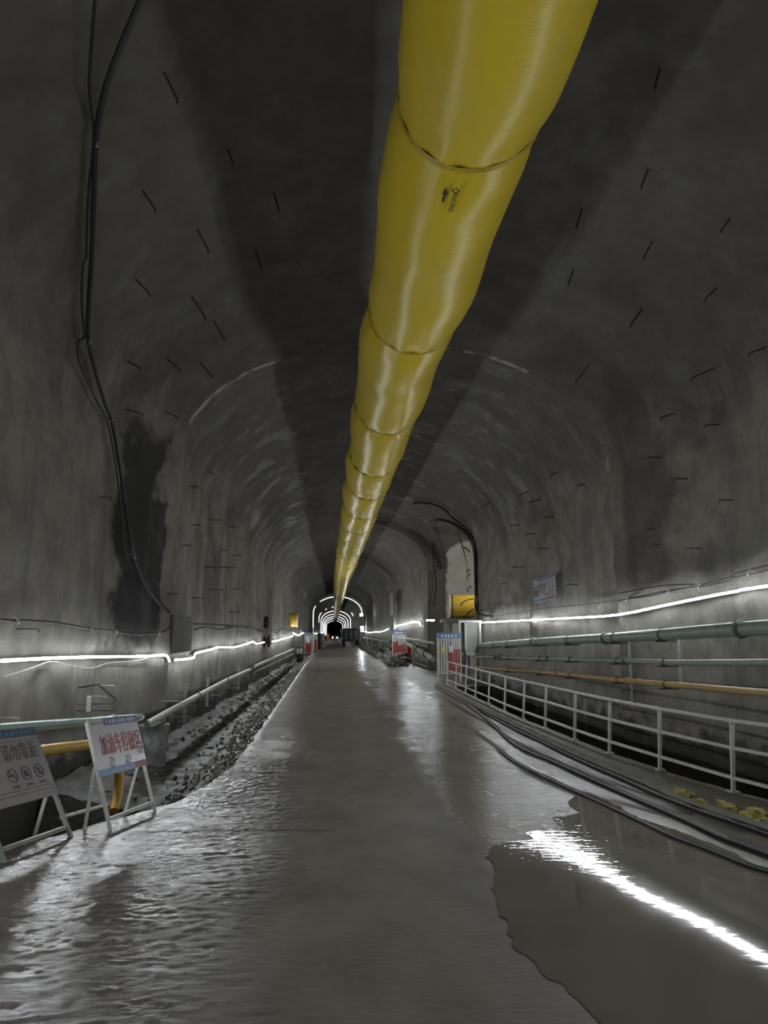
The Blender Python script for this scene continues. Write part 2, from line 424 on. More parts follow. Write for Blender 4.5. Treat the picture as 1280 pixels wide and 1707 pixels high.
# side passage on the right
def wall_x(z, Y):
    XL, XR, top = sect(min(Y, 45.9)); xc = (XL + XR) / 2; hw = (XR - XL) / 2
    if z < 6.2: return XR
    return xc + hw * math.sqrt(max(0, 1 - ((z - 6.2) / (top - 6.2)) ** 2))
bm = NB(); prof = [(PC - PHW, z) for z in np.arange(-1.4, PSP, .4)]
prof += [(PC - PHW * math.cos(a), PSP + (PTOP - PSP) * math.sin(a)) for a in np.linspace(0, PI, 34)]
prof += [(PC + PHW, z) for z in np.arange(PSP - .4, -1.5, -.4)]
rows = []
for (y, z) in prof:
    x0 = wall_x(z, y) - .12 if y < 44 or z > 6 else 6.05
    r = []
    for t in np.linspace(0, 1, 30):
        x = x0 + (17 - x0) * t ** 1.5
        p = Vector((x, y, z)); out = Vector((0, (y - PC) / PHW, max(0, (z - PSP) / 3.5))).normalized()
        q = p + out * lump(p) * (1 if t > 0 else 0)
        r.append(q)
    rows.append(r)
vs = add_grid(bm, rows)
bm.faces.new([r[-1] for r in vs])
bm.faces.ensure_lookup_table()
for f in bm.faces:
    c = f.calc_center_median()
    if c.y > 43: f.material_index = 1
struct(obj('wall_passage', bm, [M_wall, M_litwall]))

# ------------------------------------------------------------------ floor, ditch, trench
EDGE_L = [(-22, -3.2), (6.6, -3.15), (7.64, -2.98), (8.6, -2.62), (9.3, -2.3), (9.9, -2.02), (10.7, -1.9), (12.6, -1.68), (15.2, -1.66), (21.6, -1.72), (52, -1.98), (90, -1.9), (480, -1.9)]
KERB_IN = [(-22, 4.35), (4, 4.35)] + [(on_g(a, b).y, on_g(a, b).x) for a, b in [(1280, 1392), (1139, 1343), (1070, 1310), (952, 1261), (860, 1215)]] + [(19.9, 4.24), (30, 4.26)]
KERB_IN.sort()
FENCE = [(-22, 5.4), (7.3, 5.28), (9.2, 5.13), (11.0, 5.0), (12.55, 4.82), (14.09, 4.73), (15.85, 4.67), (17.4, 4.6), (19.2, 4.57), (21.3, 4.6), (23.3, 4.6), (25.1, 4.62), (27.3, 4.65), (29.2, 4.62), (30, 4.6)]
ylf = [y for y in YS if y < 30.01] + [30.02] + [y for y in YS if y > 30.1]
bm = NB(); rows = []
for Y in ylf:
    xl = lerp_tab(EDGE_L, Y) + noise.noise(Vector((0, Y * 1.3, 3))) * .06
    xr = lerp_tab(KERB_IN, Y) + .05 if Y < 30.01 else 17.2 if 34.5 < Y < 46 else 7.3
    r = [Vector((xl + .0, Y, gz(Y) - 1.9)), Vector((xl - .02, Y, gz(Y) - .06)), Vector((xl + .05, Y, gz(Y) - .012))]
    n = 44
    for k in range(n + 1):
        x = xl + .12 + (xr - xl - .12) * k / n
        h = noise.noise(Vector((x * .9, Y * .6, 0))) * (.012 if x < 1 or Y > 11 else .004) + (noise.noise(Vector((x * 5, Y * 5, 1))) * .006 if x < -.5 and Y < 30 else 0)
        r.append(Vector((x, Y, gz(Y) + h)))
    rows.append(r)
add_grid(bm, rows)
for f in bm.faces: f.normal_flip()
struct(obj('floor', bm, M_road))
# churned, gritty screed on the left of the road, finely modelled
def grit_h(x, y):
    v = Vector((x * 9, y * 11, 0))
    a = noise.fractal(v, .8, 2.1, 4)
    b = noise.noise(Vector((x * 26, y * 30, 3)))
    k = noise.noise(Vector((x * 1.1, y * .9, 8))) * .5 + .55
    ridge = max(0, noise.noise(Vector((x * 2.2, y * 5.5, 12))) - .25)
    return (a * .0075 + b * .0058) * (.45 + .8 * max(0, k)) + ridge * .012
bm = NB(); rows = []; Y = 2.6
while Y < 14.5:
    xl = lerp_tab(EDGE_L, Y) + noise.noise(Vector((0, Y * 1.3, 3))) * .06 + .06
    xr = .15 + noise.noise(Vector((0, Y * .7, 6))) * .5 + (.25 if Y > 8 else 0)
    if Y > 8: xr -= (Y - 8) * .04
    n = 120; row = []
    for k in range(n + 1):
        x = xl + (xr - xl) * k / n; e = min(1, (xr - x) / 1.0) * min(1, (14.5 - Y) / 2)
        row.append(Vector((x, Y, gz(Y) + .018 * min(1, e * 2) - .016 * (1 - e) ** 2 + noise.noise(Vector((x * .9, Y * .6, 0))) * .012 + grit_h(x, Y) * (.06 + .94 * e))))
    rows.append(row); Y += .022 if Y < 7 else .035
add_grid(bm, rows)
for f in bm.faces: f.normal_flip()
struct(obj('floor_screed', bm, M_screed))
# ditch on the left
def ditch_z(x, Y):
    xe = lerp_tab(EDGE_L, Y); d = xe - x             # distance from the road edge
    base = -.56
    if Y > 9.5:
        bank = max(0, 1 - d / (.95 + .2 * noise.noise(Vector((0, Y * .5, 9))))) ** .8 * .46 if d > 0 else .46
        side = max(0, (d - 1.45) / .6) * .16
    else: bank = 0; side = .0
    if Y < 12: base -= 1.1 * min(1, max(0, (14.8 - Y) / 1.6)) * min(1, max(0, d / .35))
    k = min(1, max(0, (Y - 9.5) / 1.5))
    rough = noise.fractal(Vector((x * 3, Y * 3, 0)), 1, 2, 4) * .06 + noise.noise(Vector((x * 9, Y * 9, 0))) * .025
    return base + bank * k + side + rough * (.4 + .6 * k)
bm = NB()
rows = [[Vector((x, Y, ditch_z(x, Y) - (.25 if x > lerp_tab(EDGE_L, Y) else 0))) for x in np.linspace(-4.5, -1.6, 40)] for Y in YS if Y < 140]
add_grid(bm, rows)
for f in bm.faces: f.normal_flip()
struct(obj('floor_ditch', bm, M_mud))
# trench on the right, with its end wall
bm = NB()
rows = [[Vector((x, Y, -1.25 + noise.fractal(Vector((x * 2, Y * 2, 5)), 1, 2, 3) * .07)) for x in np.linspace(4.2, 7.5, 16)] for Y in YS if Y < 30.5]
add_grid(bm, rows)
for f in bm.faces: f.normal_flip()
add_box(bm, 4.3, 7.5, 30.0, 30.2, -1.4, -.03)
struct(obj('floor_trench', bm, M_mud))
# kerb
bm = NB(); rows = []
for Y in [y for y in YS if y < 30.01]:
    a = lerp_tab(KERB_IN, Y) + noise.noise(Vector((2, Y * 1.1, 0))) * .03; b = lerp_tab(FENCE, Y) + .1 + noise.noise(Vector((7, Y * .9, 0))) * .03
    g = gz(Y); h = .13 + noise.noise(Vector((0, Y * 2, 4))) * .012
    rows.append([Vector((a, Y, g - .2)), Vector((a + .01, Y, g + h - .03)), Vector((a + .04, Y, g + h)), Vector(((a + b) / 2, Y, g + h + .01)), Vector((b - .03, Y, g + h)), Vector((b, Y, g + h - .03)), Vector((b, Y, -1.4))])
add_grid(bm, rows)
for f in bm.faces: f.normal_flip()
bm.faces.new([v for v in bm.verts if abs(v.co.y - rows[-1][0].y) < 1e-6]) if True else 0
struct(obj('trim_kerb', bm, M_kerb))
# rubble (uncountable) on the left bank
def stone(bm, c, s):
    r = bmesh.ops.create_icosphere(bm, subdivisions=1, radius=1)['verts']
    k = random.random() * 50; R = Matrix.Rotation(random.random() * 6, 3, Vector((random.random(), random.random(), random.random() + .1)).normalized())
    sc = Vector((s * random.uniform(.7, 1.5), s * random.uniform(.7, 1.4), s * random.uniform(.45, .8)))
    for v in r:
        q = v.co * (1 + noise.noise(v.co * 1.3 + Vector((k, 0, 0))) * .5)
        v.co = R @ Vector((q.x * sc.x, q.y * sc.y, q.z * sc.z)) + c
bm = NB()
for i in range(2600):
    Y = 9.6 + (random.random() ** 1.6) * 60; d = abs(random.gauss(.0, .55)) + .04
    x = lerp_tab(EDGE_L, Y) - d
    if x < -3.8: continue
    stone(bm, Vector((x, Y, ditch_z(x, Y) + .01)), random.uniform(.014, .042) * (1 + Y / 40))
for i in range(260):
    Y = random.uniform(10, 60); x = random.uniform(-3.8, -3.3)
    stone(bm, Vector((x, Y, ditch_z(x, Y) + .01)), random.uniform(.025, .06) * (1 + Y / 60))
tag(obj('rubble', bm, M_stone, smooth=False), 'broken grey stone and grit on the ditch bank left of the road', 'rubble', kind='stuff')
bm = NB()
for i in range(420):
    Y = random.uniform(47, 118); x = random.uniform(3.9, 5.25)
    stone(bm, Vector((x, Y, .05 + random.random() * .35 * (x - 3.6))), random.uniform(.1, .32))
tag(obj('rubble', bm, M_stone, smooth=False), 'heaps of dark rubble along the right wall beyond the side passage', 'rubble', kind='stuff')
# puddle
out = [(2.3, 3.0), (1.28, 3.2), (1.25, 3.6), (1.2, 3.95), (1.12, 4.35), (1.12, 4.75), (1.17, 5.2), (1.24, 5.7), (1.38, 6.2), (1.42, 6.7), (1.62, 7.2), (2.0, 7.35), (2.05, 7.7), (2.5, 7.9), (2.5, 8.4), (2.9, 8.7), (3.0, 9.3), (3.3, 9.9), (3.55, 10.1), (3.6, 9.3), (3.5, 8.4), (3.62, 7.6), (3.66, 6.8), (3.6, 6.0), (3.7, 5.2), (3.7, 3.0)]
sm = spline([(x, y, 0) for x, y in out] + [(out[0][0], out[0][1], 0)], 4)
bm = NB(); vs = []
for p in sm[:-1]:
    j = noise.noise(Vector((p.x * 5, p.y * 5, 0))) * .06 + noise.noise(Vector((p.x * 14, p.y * 14, 0))) * .025
    vs.append(bm.verts.new((p.x + j, p.y + j * .5, 0)))
bm.faces.new(vs); bmesh.ops.triangulate(bm, faces=bm.faces[:])
for k in range(22):
    y = 3.0 + k * .35
    bmesh.ops.bisect_plane(bm, geom=bm.verts[:] + bm.edges[:] + bm.faces[:], plane_co=(0, y, 0), plane_no=(0, 1, 0))
for v in bm.verts: v.co.z = gz(v.co.y) + .005
bm.normal_update()
for f in bm.faces:
    if f.normal.z < 0: f.normal_flip()
tag(obj('puddle', bm, M_puddle, smooth=False), 'smooth muddy brown puddle mirroring the LED strip on the right of the road', 'puddle')

# ------------------------------------------------------------------ LED strips (thing > clips)
def strip(name, pts, r, label, m=M_strip, group=None, n=6):
    bm = NB(); sp = spline(pts, 3)
    rows = []
    for i, p in enumerate(sp):
        t = sp[min(i + 1, len(sp) - 1)] - sp[max(i - 1, 0)]
        a, b = frame(t); w = r * .3; h = r * 1.1
        if a.x * (1 if p.x < 1.2 else -1) < 0: a, b = -a, -b      # a points away from the wall
        if b.z < 0: b = -b
        rows.append([p + a * w * x + b * h * y for x, y in ((-1, -1), (1, -1), (1, 1), (-1, 1))])
    vs = [[bm.verts.new(q) for q in rw] for rw in rows]
    for q, w_ in zip(vs, vs[1:]):
        for k in range(4):
            f = bm.faces.new((q[k], q[(k + 1) % 4], w_[(k + 1) % 4], w_[k]))
            if k == 3: f.material_index = 1                          # dark backing tape on the wall side
    return tag(obj(name, bm, [m, M_greypaint], smooth=False), label, 'LED strip', group)
L_near = [(-3.9, y, 1.95) for y in (-18, -10, -4, 2)] + [wallpt(*q, .09) for q in [(0, 1101), (40, 1099), (80, 1097), (150, 1095), (230, 1094), (262, 1092), (272, 1094), (276, 1103)]]
strip('led_strip', L_near, .019, 'long glowing white LED strip on the near left wall, above the two tilted signs')
strip('led_strip', [wallpt(*q, .09) for q in [(285, 1100), (300, 1099), (318, 1096), (321, 1089), (345, 1083), (360, 1079), (385, 1079), (405, 1074), (419, 1070), (424, 1073), (438, 1070.5)]], .02,
      'wavy glowing LED strip on the left wall beyond the flat grey panel')
strip('led_strip', [wallpt(*q, .09) for q in [(449, 1069.5), (460, 1068), (470, 1065), (478, 1063), (486, 1060)]], .028,
      'short glowing LED strip on the left wall beyond the maroon hanging bundle')
strip('led_strip', [Vector((-3.88, 69, 1.2)), Vector((-3.88, 69.2, 2.15)), Vector((-3.88, 74, 2.05)), Vector((-3.85, 81, 1.95)), Vector((-3.78, 84, 1.98)), Vector((-3.88, 88, 2.1)), Vector((-3.86, 96, 2.2))], .032,
      'glowing LED strip hooked down at its near end behind the left ring edge', M_stripfar)
strip('led_strip', [Vector((-3.7, 140, 2.1)), Vector((-3.7, 190, 2.0)), Vector((-3.7, 260, 2.1))], .04, 'farthest glowing LED strip low on the left wall between the light arches', M_stripfar)
R_near = [(6.98, y, z) for y, z in ((-18, 3.0), (-10, 3.0), (-3, 3.0), (4, 3.05))] + [wallpt(*q, .09) for q in [(1280, 978), (1240, 985), (1200, 992), (1120, 1008), (1035, 1025), (960, 1030), (880, 1034), (803, 1038)]]
strip('led_strip', R_near, .019, 'long glowing white LED strip on the right wall above the green pipe')
strip('led_strip', [on_y(711, 1034, 43), on_y(724, 1034, 40.5)], .035, 'very short glowing LED strip hanging across the side passage mouth')
strip('led_strip', [wallpt(*q, .1) for q in [(703, 1043), (702, 1038), (690, 1037), (675, 1041), (662, 1044), (659, 1048)]], .035, 'glowing LED strip sagging on the right wall above the farther striped barrier')
strip('led_strip', [Vector((5.45, 70, 2.6)), Vector((5.45, 80, 2.35)), Vector((5.45, 95, 2.3)), Vector((5.45, 110, 2.25)), Vector((5.45, 130, 2.5))], .03,
      'glowing LED strip on the far right wall leading to the first light arch', M_stripfar)
# LED arches
for i, (Y, lab) in enumerate([(138, 'nearest and largest glowing LED arch around the tunnel bore'), (193, 'second glowing LED arch from the front, broken into dashes'),
          (229, 'third glowing LED arch from the front, complete and thin'), (267, 'fourth glowing LED arch counted from the front'), (307, 'fifth glowing LED arch counted from the front'),
          (350, 'sixth glowing LED arch counted from the front'), (412, 'innermost and smallest glowing LED arch, last before the dark end')]):
    XL, XR, top = sect(Y); XL += .15; XR -= .15; top -= .2; xc = (XL + XR) / 2; hw = (XR - XL) / 2
    pts = [Vector((XL, Y, z)) for z in np.linspace(1.0, 5.6, 8)] + [Vector((xc + hw * math.cos(a), Y, 6.0 + (top - 6.0) * math.sin(a))) for a in np.linspace(PI, 0, 30)] + [Vector((XR, Y, z)) for z in np.linspace(5.6, 1.0, 8)]
    gaps = {0: [(13, 14)], 1: [(2, 5), (14, 15), (18, 19), (22, 27), (29, 31), (36, 46)]}.get(i, [])
    t = thing('light_arch', lab, 'light arch', (xc, Y, 0)); cur = []
    for k, p in enumerate(pts + [None]):
        if p is None or any(a <= k <= b for a, b in gaps):
            if len(cur) > 1: bm = NB(); add_tube(bm, cur, .055 if i < 2 else .07, 5); obj('light_tube', bm, M_arch, t)
            cur = []
        else: cur.append(p)

# ------------------------------------------------------------------ the ventilation duct
duct = thing('ventilation_duct', 'huge yellow fabric ventilation duct hung under the tunnel crown', 'ventilation duct', (1.4, 6, 8.03))
DX = [(-20, 1.46), (6, 1.44), (10, 1.43), (14, 1.35), (17, 1.33), (20, 1.3), (24, 1.28), (31, 1.24), (40, 1.2), (52, 1.05), (75, .92), (370, .95)]
def duct_c(Y):
    k = 1 if Y < 120 else 0
    return Vector((lerp_tab(DX, Y) + k * .035 * math.sin(Y * 1.22 + .6) , Y, 8.03 + .03 * math.sin(Y * .5)))
joints = [-20, -8, -3, 1.9, 6.95, 12.15, 17.6, 22.5, 27, 31.5, 36, 42, 49, 56, 64, 74, 88, 105, 125, 150, 180, 215, 260, 310, 365]
for a, b in zip(joints, joints[1:]):
    bm = NB(); n = 40; m_ = 44 if b < 60 else 10
    rows = []
    for i in range(m_ + 1):
        t = i / m_; Y = a + (b - a) * t; c = duct_c(Y)
        e = min(t, 1 - t) * (b - a)
        waist = .06 * math.exp(-(e / .35) ** 2) + .03 * math.exp(-(e / 1.2) ** 2)
        R0 = .88 + .02 * math.sin(Y * 1.1 + 1) - waist
        if Y < 3: R0 = .87
        ring = []
        for k in range(n + 1):
            th = 2 * PI * k / n
            wr = noise.noise(Vector((math.cos(th) * 1.6, math.sin(th) * 1.6, Y * 1.1))) * .028
            pk = math.exp(-(e / .6) ** 2) * .03 * math.sin(th * 13 + a) * (noise.noise(Vector((math.cos(th), math.sin(th), a))) + .6)
            # soft crumples between Y 20 and 45
            cr = (.012 * math.sin(Y * 9 + 3 * math.sin(th)) * max(0, math.sin(Y * .8)) if 23 < Y < 48 else 0)
            r = R0 + wr + pk + cr
            sag = 1.0
            ring.append(c + Vector((math.cos(th) * r, 0, math.sin(th) * r * (1.0 if math.sin(th) < 0 else .97))))
        rows.append(ring)
    vs = add_grid(bm, rows); bmesh.ops.remove_doubles(bm, verts=bm.verts[:], dist=.0008)
    obj('duct_section', bm, M_duct, duct)
for y in joints[1:-1]:
    if y < -1: continue
    bm = NB(); c = duct_c(y); n = 40
    pts = []
    rows = []
    for dy, rr in ((-.04, -.006), (-.02, .007), (.0, -.003), (.022, .008), (.045, -.006)):
        rows.append([c + Vector((0, dy + .02 * math.sin(3 * 2 * PI * k / n + y), 0)) + Vector((math.cos(2 * PI * k / n), 0, math.sin(2 * PI * k / n))) * (.822 + rr + .03 * noise.noise(Vector((math.cos(2 * PI * k / n) * 1.6, math.sin(2 * PI * k / n) * 1.6, y * 1.1)))) for k in range(n + 1)])
    add_grid(bm, rows); obj('joint_band', bm, M_seam, duct)
# prints on the duct belly
def duct_print(px, py, build):
    # hit the duct cylinder
    d = ray(px, py); t = 2.0
    while True:
        p = E0 + d * t; c = duct_c(p.y)
        if (p - c).length < .9 or t > 60: break
        t += .005
    nrm_ = (p - c).normalized(); nrm_.y = 0; nrm_.normalize()
    yax = Vector((0, 1, 0)); xax = yax.cross(nrm_)          # reading frame, seen from below
    return Matrix.Translation(p + nrm_ * .012) @ Matrix((xax, yax, nrm_)).transposed().to_4x4()
M1 = duct_print(741, 324, None); bm = NB()
for f in [[(-.014, -.13), (.014, -.13), (.014, .02), (-.014, .02)], [(-.036, .02), (.036, .02), (0, .15)]]:
    v = [bm.verts.new(M1 @ Vector((-x, -y, 0))) for x, y in f]; bm.faces.new(v)
o = obj('printed_arrow', bm, M_ink, duct); 
M2 = duct_print(756, 330, None)
bm = NB()
ro = [(.05, 0), (0, .06), (-.05, 0), (0, -.06)]; ri = [(x * .6, y * .6) for x, y in ro]
for k in range(4):
    q = [ro[k], ro[(k + 1) % 4], ri[(k + 1) % 4], ri[k]]; bm.faces.new([bm.verts.new(M2 @ Vector((x, y - .15, 0))) for x, y in q])
obj('printed_logo', bm, M_ink, duct)
text_mesh('printed_lettering', 'MAILONG', .085, M2 @ Matrix.Translation((0, .07, 0)) @ Matrix.Rotation(PI / 2, 4, 'Z'), M_ink, duct)

# ------------------------------------------------------------------ pipes
def pipe_thing(name, label, pts, r, m, cat='pipe', fit=(), fm=None, fr=1.35, fl=.05, n=16, fname='flange', group=None):
    pts = [Vector(p) for p in pts]
    base = pts[0].copy(); t = thing(name, label, cat, base, group)
    bm = NB(); add_tube(bm, pts, r, n); obj('pipe_run', bm, m, t)
    for f in fit:
        # f = fraction along length by Y
        for a, b in zip(pts, pts[1:]):
            if min(a.y, b.y) <= f <= max(a.y, b.y):
                q = a + (b - a) * ((f - a.y) / (b.y - a.y)); dr = (b - a).normalized(); break
        else: continue
        bm = NB()
        add_tube(bm, [q - dr * fl * 1.5, q - dr * fl * 1.5, q - dr * fl * .35, q - dr * fl * .35, q + dr * fl * .35, q + dr * fl * .35, q + dr * fl * 1.5, q + dr * fl * 1.5], r, n, True,
                 [r * 1.0, r * 1.12, r * 1.12, r * fr, r * fr, r * 1.12, r * 1.12, r * 1.0])
        for k in range(8):
            a_, b_ = frame(dr); v = (a_ * math.cos(k * PI / 4) + b_ * math.sin(k * PI / 4)) * r * (fr + 1.12) / 2
            add_tube(bm, [q + v - dr * fl * .7, q + v + dr * fl * .7], r * .09, 6)
        obj(fname, bm, fm or m, t)
    return t
PX = 6.72
def pline(q, X): return [on_x(a, b, X) for a, b in q]
def ext(pts, Y):                                         # carry the run on past the frame
    a, b = pts[-1], pts[-2]; d = (a - b); return pts + [a + d * ((Y - a.y) / d.y)]
A = pline([(784, 1077.5), (890, 1070), (1013, 1063.5), (1120, 1056.5), (1280, 1045.5)], PX)
Ay = lambda x: on_x(x, 1060, PX).y
pipe_thing('water_pipe', 'thick dusty green flanged pipe, topmost of the three along the right wall', ext(A, -3), .118, M_green, fit=[Ay(825), Ay(889), Ay(1010), Ay(1237)], fm=M_greendk)
B = pline([(788, 1094.5), (913, 1098), (1040, 1101.5), (1130, 1105), (1280, 1104.5)], PX)
tB = pipe_thing('water_pipe', 'thinner green pipe, middle of the three along the right wall', ext(B, -3), .058, M_green, fit=[Ay(835), Ay(913), Ay(1040)], fm=M_greendk, fr=1.7)
C_ = pline([(793, 1112.5), (849, 1116.5), (926, 1122.5), (1062, 1136.6), (1280, 1155.6)], PX)
pipe_thing('air_pipe', 'yellow tan pipe, lowest of the three along the right wall', ext(C_, -3), .062, M_tan, fit=[Ay(926), Ay(1041), Ay(1060)], fm=M_tan, fr=1.4)
# valve on the middle pipe
q = on_x(833, 1096, PX); t = thing('gate_valve', 'dark gate valve on the middle green pipe near its far end', 'valve', q)
bm = NB(); add_tube(bm, [q - Vector((0, .25, 0)), q - Vector((0, .1, 0)), q, q + Vector((0, .1, 0)), q + Vector((0, .25, 0))], .09, 14, True, [.09, .08, .12, .08, .09]); obj('valve_body', bm, M_greendk, t)
bm = NB(); add_tube(bm, [q, q + Vector((-.22, 0, 0))], .02, 8); add_tube(bm, [q + Vector((-.2, 0, 0)) + Vector((0, math.cos(a), math.sin(a))) * .1 for a in np.linspace(0, 2 * PI, 17)], .012, 6, False); obj('handwheel', bm, M_rust, t)
# wall brackets carrying the right pipes
for i, (px, yt, yb, lab) in enumerate([(1048, 1045, 1178, 'steel bracket upright below the LED kink behind the right pipes'), (967, 1072, 1120, 'steel bracket behind the right pipes, next one beyond the LED kink'),
        (914, 1075, 1116, 'steel bracket behind the right pipes at the middle pipe coupling'), (860, 1076, 1112, 'steel bracket behind the right pipes, farthest one beside the valve'), (1130, 1062, 1150, 'steel bracket behind the right pipes with the bent rod')]):
    p = on_x(px, 1090, 7.0); Y = p.y
    zt = on_x(px, yt, 7.0).z; zb = on_x(px, yb, 7.0).z
    t = thing('pipe_bracket', lab, 'pipe bracket', (7.0, Y, zb))
    bm = NB(); add_bar(bm, (7.02, Y, zb), (7.02, Y, zt), .05, .05); obj('upright', bm, M_greypaint, t)
    for ln, dz in ((A, .118), (B, .058), (C_, .062)):
        for a, b in zip(ln, ln[1:]):
            if min(a.y, b.y) <= Y <= max(a.y, b.y):
                z = (a + (b - a) * ((Y - a.y) / (b.y - a.y))).z
                bm = NB(); add_bar(bm, (7.05, Y, z - dz - .02), (6.55, Y, z - dz - .02), .035, .03); obj('arm', bm, M_rust, t)
                bm = NB(); add_tube(bm, [Vector((PX, Y, z)) + Vector((math.cos(a_), 0, math.sin(a_))) * (dz + .012) for a_ in np.linspace(-PI * .5, PI * 1.5, 21)], .01, 6, False); obj('clamp', bm, M_rust, t)
# left pipes
T = pline([(-40, 1218), (0, 1215.5), (75, 1209), (145, 1203.5), (200, 1198), (236, 1195.5)], -3.72)
T = [Vector((-3.72, 2, T[0].z + .35))] + T
pipe_thing('water_pipe', 'teal green pipe running behind the two tilted signs on the left', T, .062, M_teal, fit=[T[5].y - .4], fm=M_pale)
Yp = pline([(-40, 1267), (0, 1261), (75, 1251), (150, 1241), (166, 1239)], -3.7)
Yp = [Vector((-3.7, 2, Yp[0].z + .3))] + Yp
e = Yp[-1]
elbow = [on_x(180, 1243, -3.64), on_x(192, 1262, -3.52), on_x(199, 1290, -3.42), on_x(197, 1322, -3.38), on_x(190, 1352, -3.36)]
pipe_thing('air_pipe', 'yellow pipe behind the tilted signs that bends down to the ground', Yp[:-1] + spline([e] + elbow, 4), .075, M_yel)
F = pline([(246, 1207), (280, 1187), (330, 1160), (378, 1134), (417, 1116.5)], -3.6)
pipe_thing('water_pipe', 'pale sloping pipe on brackets along the left wall above the ditch', F, .07, M_pale, fit=[on_x(330, 1158, -3.6).y, on_x(378, 1133, -3.6).y], fm=M_greendk)
pipe_thing('water_pipe', 'upper of the two thin pale pipes far along the left wall', pline([(425, 1111), (460, 1095), (489, 1082)], -3.6), .075, M_pale)
pipe_thing('water_pipe', 'lower of the two thin pale pipes far along the left wall', pline([(428, 1118), (460, 1103), (489, 1090)], -3.6), .06, M_pale)
for i, (px, yt, yb, lab) in enumerate([(308, 1140, 1205, 'nearest rebar bracket under the pale sloping pipe'), (346, 1130, 1178, 'second rebar bracket under the pale sloping pipe'), (398, 1112, 1150, 'farthest rebar bracket under the pale sloping pipe'), (150, 1161, 1186, 'small rebar bracket on the left wall above the signs')]):
    Y = on_x(px, yb, -3.8).y; zt = on_x(px, yt, -3.8).z; zb = on_x(px, yb, -3.8).z
    t = thing('pipe_bracket', lab, 'pipe bracket', (-3.85, Y, zb))
    bm = NB(); add_bar(bm, (-3.82, Y, zb), (-3.82, Y, zt), .07, .05); obj('upright', bm, M_greypaint, t)
    zm = (zt + zb) / 2
    for dz in (.0, -.28 if i < 3 else -.1):
        bm = NB(); add_tube(bm, [(-4.0, Y, zm + dz), (-3.45, Y, zm + dz), (-3.42, Y, zm + dz + .06)], .014, 6); obj('arm', bm, M_rust, t)
    bm = NB(); add_tube(bm, [(-4.0, Y, zm + .25), (-3.8, Y + .3, zm + .28), (-3.5, Y + .35, zm + .02)], .014, 6); obj('stay', bm, M_rust, t)

# ------------------------------------------------------------------ cables and hoses
def cable(name, label, pts, r, m, clips=(), cat='cable', clipm=None, sub=6):
    pts = [Vector(p) for p in pts]; sp = spline(pts, sub)
    t = thing(name, label, cat, pts[0])
    bm = NB(); add_tube(bm, sp, r, 8); obj('cable_run', bm, m, t)
    for p in clips:
        n = nrm(p); bm = NB()
        add_tube(bm, [p - n * .1, p + n * .03, p + n * .07 + Vector((0, 0, -.04)), p + n * .02 + Vector((0, 0, -.09))], .014, 6)
        add_tube(bm, [p + Vector((0, -.05, .04)), p + n * .06, p + Vector((0, .05, -.06))], .01, 6)
        obj('clip', bm, clipm or M_greypaint, t)
    return t
WP = lambda q, o=.07: [wallpt(a, b, o) for a, b in q]
main = [(232, -25), (222, 5), (190, 80), (166, 150), (153, 225), (149, 330), (145, 430), (140, 500), (139, 562), (152, 620), (166, 668), (178, 700), (190, 765), (200, 830), (211, 905), (220, 940), (236, 975), (256, 1002), (275, 1020)]
cable('power_cable', 'thick black power cable climbing the near left lining to the vault', WP(main, .09), .036, M_cable, WP([(153, 226), (139, 562), (177, 695), (216, 925)], .07))
cable('power_cable', 'thin black cable beside the thick one, branching off near the top left', WP([(155, -20), (146, 100), (145, 150), (152, 225), (144, 300), (140, 380), (139, 425), (133, 440), (131, 500), (133, 535), (135, 560), (125, 567), (124, 590), (134, 622), (150, 655), (158, 672), (172, 697), (182, 740), (190, 790), (196, 850), (200, 900), (212, 945), (216, 975)], .06), .018, M_cable)
cable('signal_cable', 'grey dusty cable clipped in shallow sags across the near left wall', [(-3.93, 4, 2.5)] + WP([(0, 1034), (18, 1034), (72, 1037), (110, 1042), (144, 1048), (187, 1052), (205, 1056), (230, 1057.5), (259, 1055), (275, 1049), (283, 1030)], .06), .022, M_dustcable, WP([(18, 1033), (144, 1047), (187, 1052), (259, 1054)], .05))
cable('lamp_wire', 'thin pale wire looping below the near left LED strip', WP([(0, 1128), (40, 1116), (80, 1103), (110, 1109), (145, 1114), (178, 1105), (205, 1103), (235, 1099), (258, 1088), (272, 1070)], .05), .007, M_pale)
cable('signal_cable', 'upper dusty cable on the left wall beyond the flat panel', WP([(322, 1040), (350, 1041), (380, 1043), (410, 1044), (425, 1048), (440, 1052)], .06), .03, M_dustcable)
cable('signal_cable', 'lower wavy dusty cable on the left wall beyond the flat panel', WP([(322, 1050), (340, 1046), (362, 1050), (385, 1046), (402, 1047), (417, 1047), (426, 1053), (438, 1056)], .06), .03, M_dustcable)
cable('signal_cable', 'tangled dusty cable on the left wall above the farthest near strip', WP([(450, 1053), (458, 1057), (464, 1050), (472, 1048), (480, 1052), (485, 1049)], .08), .04, M_dustcable)
cable('signal_cable', 'upper dark cable following the right LED strip', [(7.0, 3, 3.6)] + WP([(1280, 944), (1220, 963), (1170, 976), (1115, 987), (1080, 995), (1050, 999), (1035, 1002)], .05), .02, M_dustcable, WP([(1255, 953), (1172, 976)], .05))
cable('signal_cable', 'lower dark cable running above the right LED strip to the poster', [(7.0, 3, 3.45)] + WP([(1280, 952), (1210, 972), (1165, 979), (1120, 984), (1075, 993), (1020, 1003), (960, 1010), (920, 1013), (860, 1022), (812, 1029)], .05), .016, M_dustcable, WP([(1120, 985), (1050, 998), (1008, 1005)], .05))
cable('power_cable', 'thin cable high on the right wall between rings above the strip', WP([(1035, 989), (1070, 982), (1110, 976), (1160, 974)], .04), .012, M_cable)
